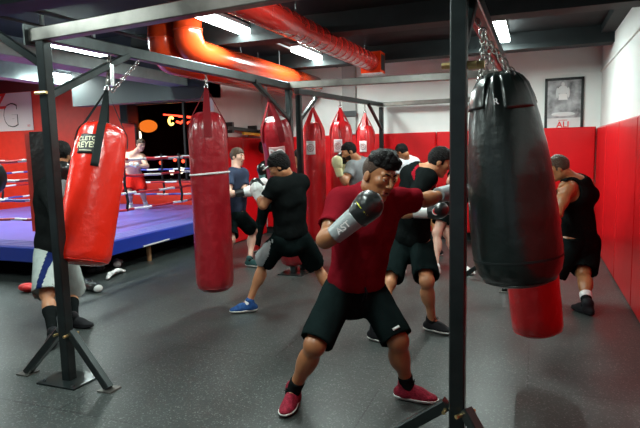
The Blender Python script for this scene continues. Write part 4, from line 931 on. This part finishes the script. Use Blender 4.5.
T, J, Hh, hs = make_person('blacktee', 'person in black shirt with a red shoulder stripe, boxing just behind the maroon-shirted boxer', dict(
    skin='skin_mid', hair='short', hair_mat='hair_black', top='tee', top_mat='tee_black', top_extra=['stripe_red'], top_matf=shoulder_stripe, shorts_mat='shorts_black', shorts_extra=['panel_grey'],
    shorts_matf=lambda c, J, up, ps, pc: np.where((c-pc) @ ps < -.15, 1, 0), short_len=.90, sock=.06, sock_mat='sock_black', shoe_mat='shoe_black', laces='lace_black',
    gloves=(('glove_black', 'glove_white', None), ('glove_black', 'glove_white', None)), seed=2.3), .012, .0065)
gc = J['wrA']+nrm(J['haA'])*.115; tc = nrm(A3((0, 0, 1.58))-gc)
for rr, mm, oo in ((.030, 'glove_white', .058), (.023, 'text_red', .061)): MB().tube([V(gc+tc*(oo-.03)), V(gc+tc*(oo+.006))], rr, 18).build('round_logo', mm, T)
make_person('tank', 'muscular person in a black tank top and white-banded socks by the right wall', dict(
    skin='skin_brown', hair='short', hair_mat='hair_brown', top='tank', top_mat='tee_black', shorts_mat='shorts_black', short_len=.95, short_r=.118, sock=.36, sock_mat='sock_black', sock_band='sock_white', sole_mat='shoe_black',
    shoe_mat='shoe_black', gloves=(BK, BK), bulk=1.15, seed=4., hem=-.11, waist=.12, face=True), .012, .0065)
make_person('cap', 'person in black shirt and backward cap lunging at the maroon bag', dict(
    skin='skin_mid', hair='cap', hair_mat='hair_black', top='tee', top_mat='tee_black', shorts_mat='shorts_black', shorts_extra=['panel_grey'], shorts_matf=lambda c, J, up, ps, pc: np.where((c-(J['hipA']*.5+J['knA']*.5)) @ nrm(A3((-.55, -.75, 0))) > .085, 1, 0),
    short_len=.93, short_r=.12, sock=.05, sock_mat='sock_white', shoe_mat='shoe_blue', gloves=(('glove_white', 'glove_white', 'glove_black'), ('glove_black', 'glove_white', None)), gs=.92, seed=5., bulk=.95), .012, .0065)
make_person('bluetee', 'person in a blue-grey shirt facing the bag between two maroon bags', dict(
    skin='skin_pale', hair='short', hair_mat='hair_brown', top='tee', top_mat='tee_blue', shorts_mat='shorts_black', short_len=.88, sock=.07, sock_mat='sock_black', shoe_mat='shoe_teal',
    gloves=(('glove_white', 'glove_white', None), ('glove_white', 'glove_black', None)), seed=6.), .014, .008)
make_person('sweater', 'person in black sweater and light grey shorts behind the left front post', dict(
    skin='skin_mid', hair='short', hair_mat='hair_black', top='tee', sleeve=.9, top_mat='sweater', shorts_mat='shorts_grey', shorts_extra=['navy'], shorts_matf=lambda c, J, up, ps, pc: np.where(np.abs((c-(J['hipA']*.5+J['hipB']*.5)) @ nrm(A3((.93, .36, 0)))-.03) < .028, 1, 0),
    short_len=1.0, short_r=.135, sock=.62, sock_mat='sock_black', shoe_mat='shoe_black', sole_mat='shoe_black', gloves=(('glove_black', 'glove_grey', 'logo_yellow'), BK), seed=7., bulk=1.0, cl=.03, hem=-.03, patch=(.2, -1, 0)), .012, .0065)
make_person('ringman', 'shirtless person in red shorts leaning inside the boxing ring', dict(
    skin='skin_pale', hair='short', hair_mat='hair_brown', top=None, shorts_mat='shorts_red', shorts_extra=['sock_white'], shorts_matf=lambda c, J, up, ps, pc: np.where((c-pc) @ ps > .15, 1, 0), short_len=1.0, short_r=.13, sock=.3, sock_mat='sock_white', shoe_mat='shoe_white', floor=RZ,
    gloves=(('glove_white', 'glove_white', None), ('glove_white', 'glove_white', None)), gs=.6, seed=8.), .017, .011)
make_person('greytee', 'bearded person in a grey shirt punching a small red bag', dict(
    skin='skin_mid', hair='short', hair_mat='hair_black', beard=True, top='tee', top_mat='tee_grey', shorts_mat='shorts_black', sock=.08, sock_mat='sock_white', shoe_mat='shoe_white',
    gloves=(('glove_cream', 'glove_cream', 'glove_black'), ('glove_black', 'glove_cream', None)), seed=9., patch=(0, -1, 0)), .014, .008)
make_person('whitetee', 'person in a white shirt bending over near the far red pads', dict(
    skin='skin_brown', hair='short', hair_mat='hair_black', top='tee', top_mat='tee_white', shorts_mat='shorts_black', sock=.1, shoe_mat='shoe_black', gloves=(BK, BK), seed=10.), .016, .010)
make_person('darkclothes', 'person in dark trousers and red shoes mostly hidden behind the pushed maroon bag', dict(
    skin='skin_mid', hair='short', top='long', top_mat='tee_black', shorts_mat='shorts_black', long_pants=True, sock=0, shoe_mat='shoe_red', gloves=(('glove_black', 'cyan', None), ('glove_black', 'cyan', None)), seed=11.), .016, .010)
make_person('darkred', 'person in a dark red shirt glimpsed between the rear posts and a small red bag', dict(
    skin='skin_mid', hair='short', top='tee', top_mat='darkred', shorts_mat='shorts_black', sock=.1, shoe_mat='shoe_black', gloves=(BK, BK), seed=12.), .016, .010)
make_person('partner', 'brown-haired person in black behind the right front post, wearing white shoes', dict(
    skin='skin_pale', hair='short', hair_mat='hair_brown', top='tee', top_mat='tee_black', shorts_mat='shorts_black', short_len=.75, sock=.08, sock_mat='sock_white', shoe_mat='shoe_white', gloves=(('glove_black', 'glove_black', None), ('glove_black', 'glove_white', None)), seed=13.), .014, .008)
make_person('farblack', 'person in black trousers almost hidden behind the large black bag', dict(
    skin='skin_mid', hair='short', top='long', top_mat='tee_black', shorts_mat='shorts_black', long_pants=True, sock=0, shoe_mat='shoe_black', sole_mat='shoe_black', gloves=(BK, BK), seed=14.), .017, .010)

# ------------------------------------------------------------------ world, view
w = bpy.data.worlds.new('world'); SC.world = w; w.use_nodes = True
w.node_tree.nodes['Background'].inputs[0].default_value = (.80, .90, 1, 1); w.node_tree.nodes['Background'].inputs[1].default_value = .12
SC.view_settings.view_transform = 'Standard'; SC.view_settings.look = 'None'; SC.view_settings.exposure = 0.95; SC.view_settings.gamma = 1
SC.view_settings.use_curve_mapping = False
SC.cycles.use_denoising = True; SC.cycles.max_bounces = 6; SC.cycles.diffuse_bounces = 4; SC.cycles.glossy_bounces = 3; SC.cycles.transmission_bounces = 4; SC.cycles.caustics_reflective = False; SC.cycles.caustics_refractive = False
SC.cycles.sample_clamp_indirect = 6
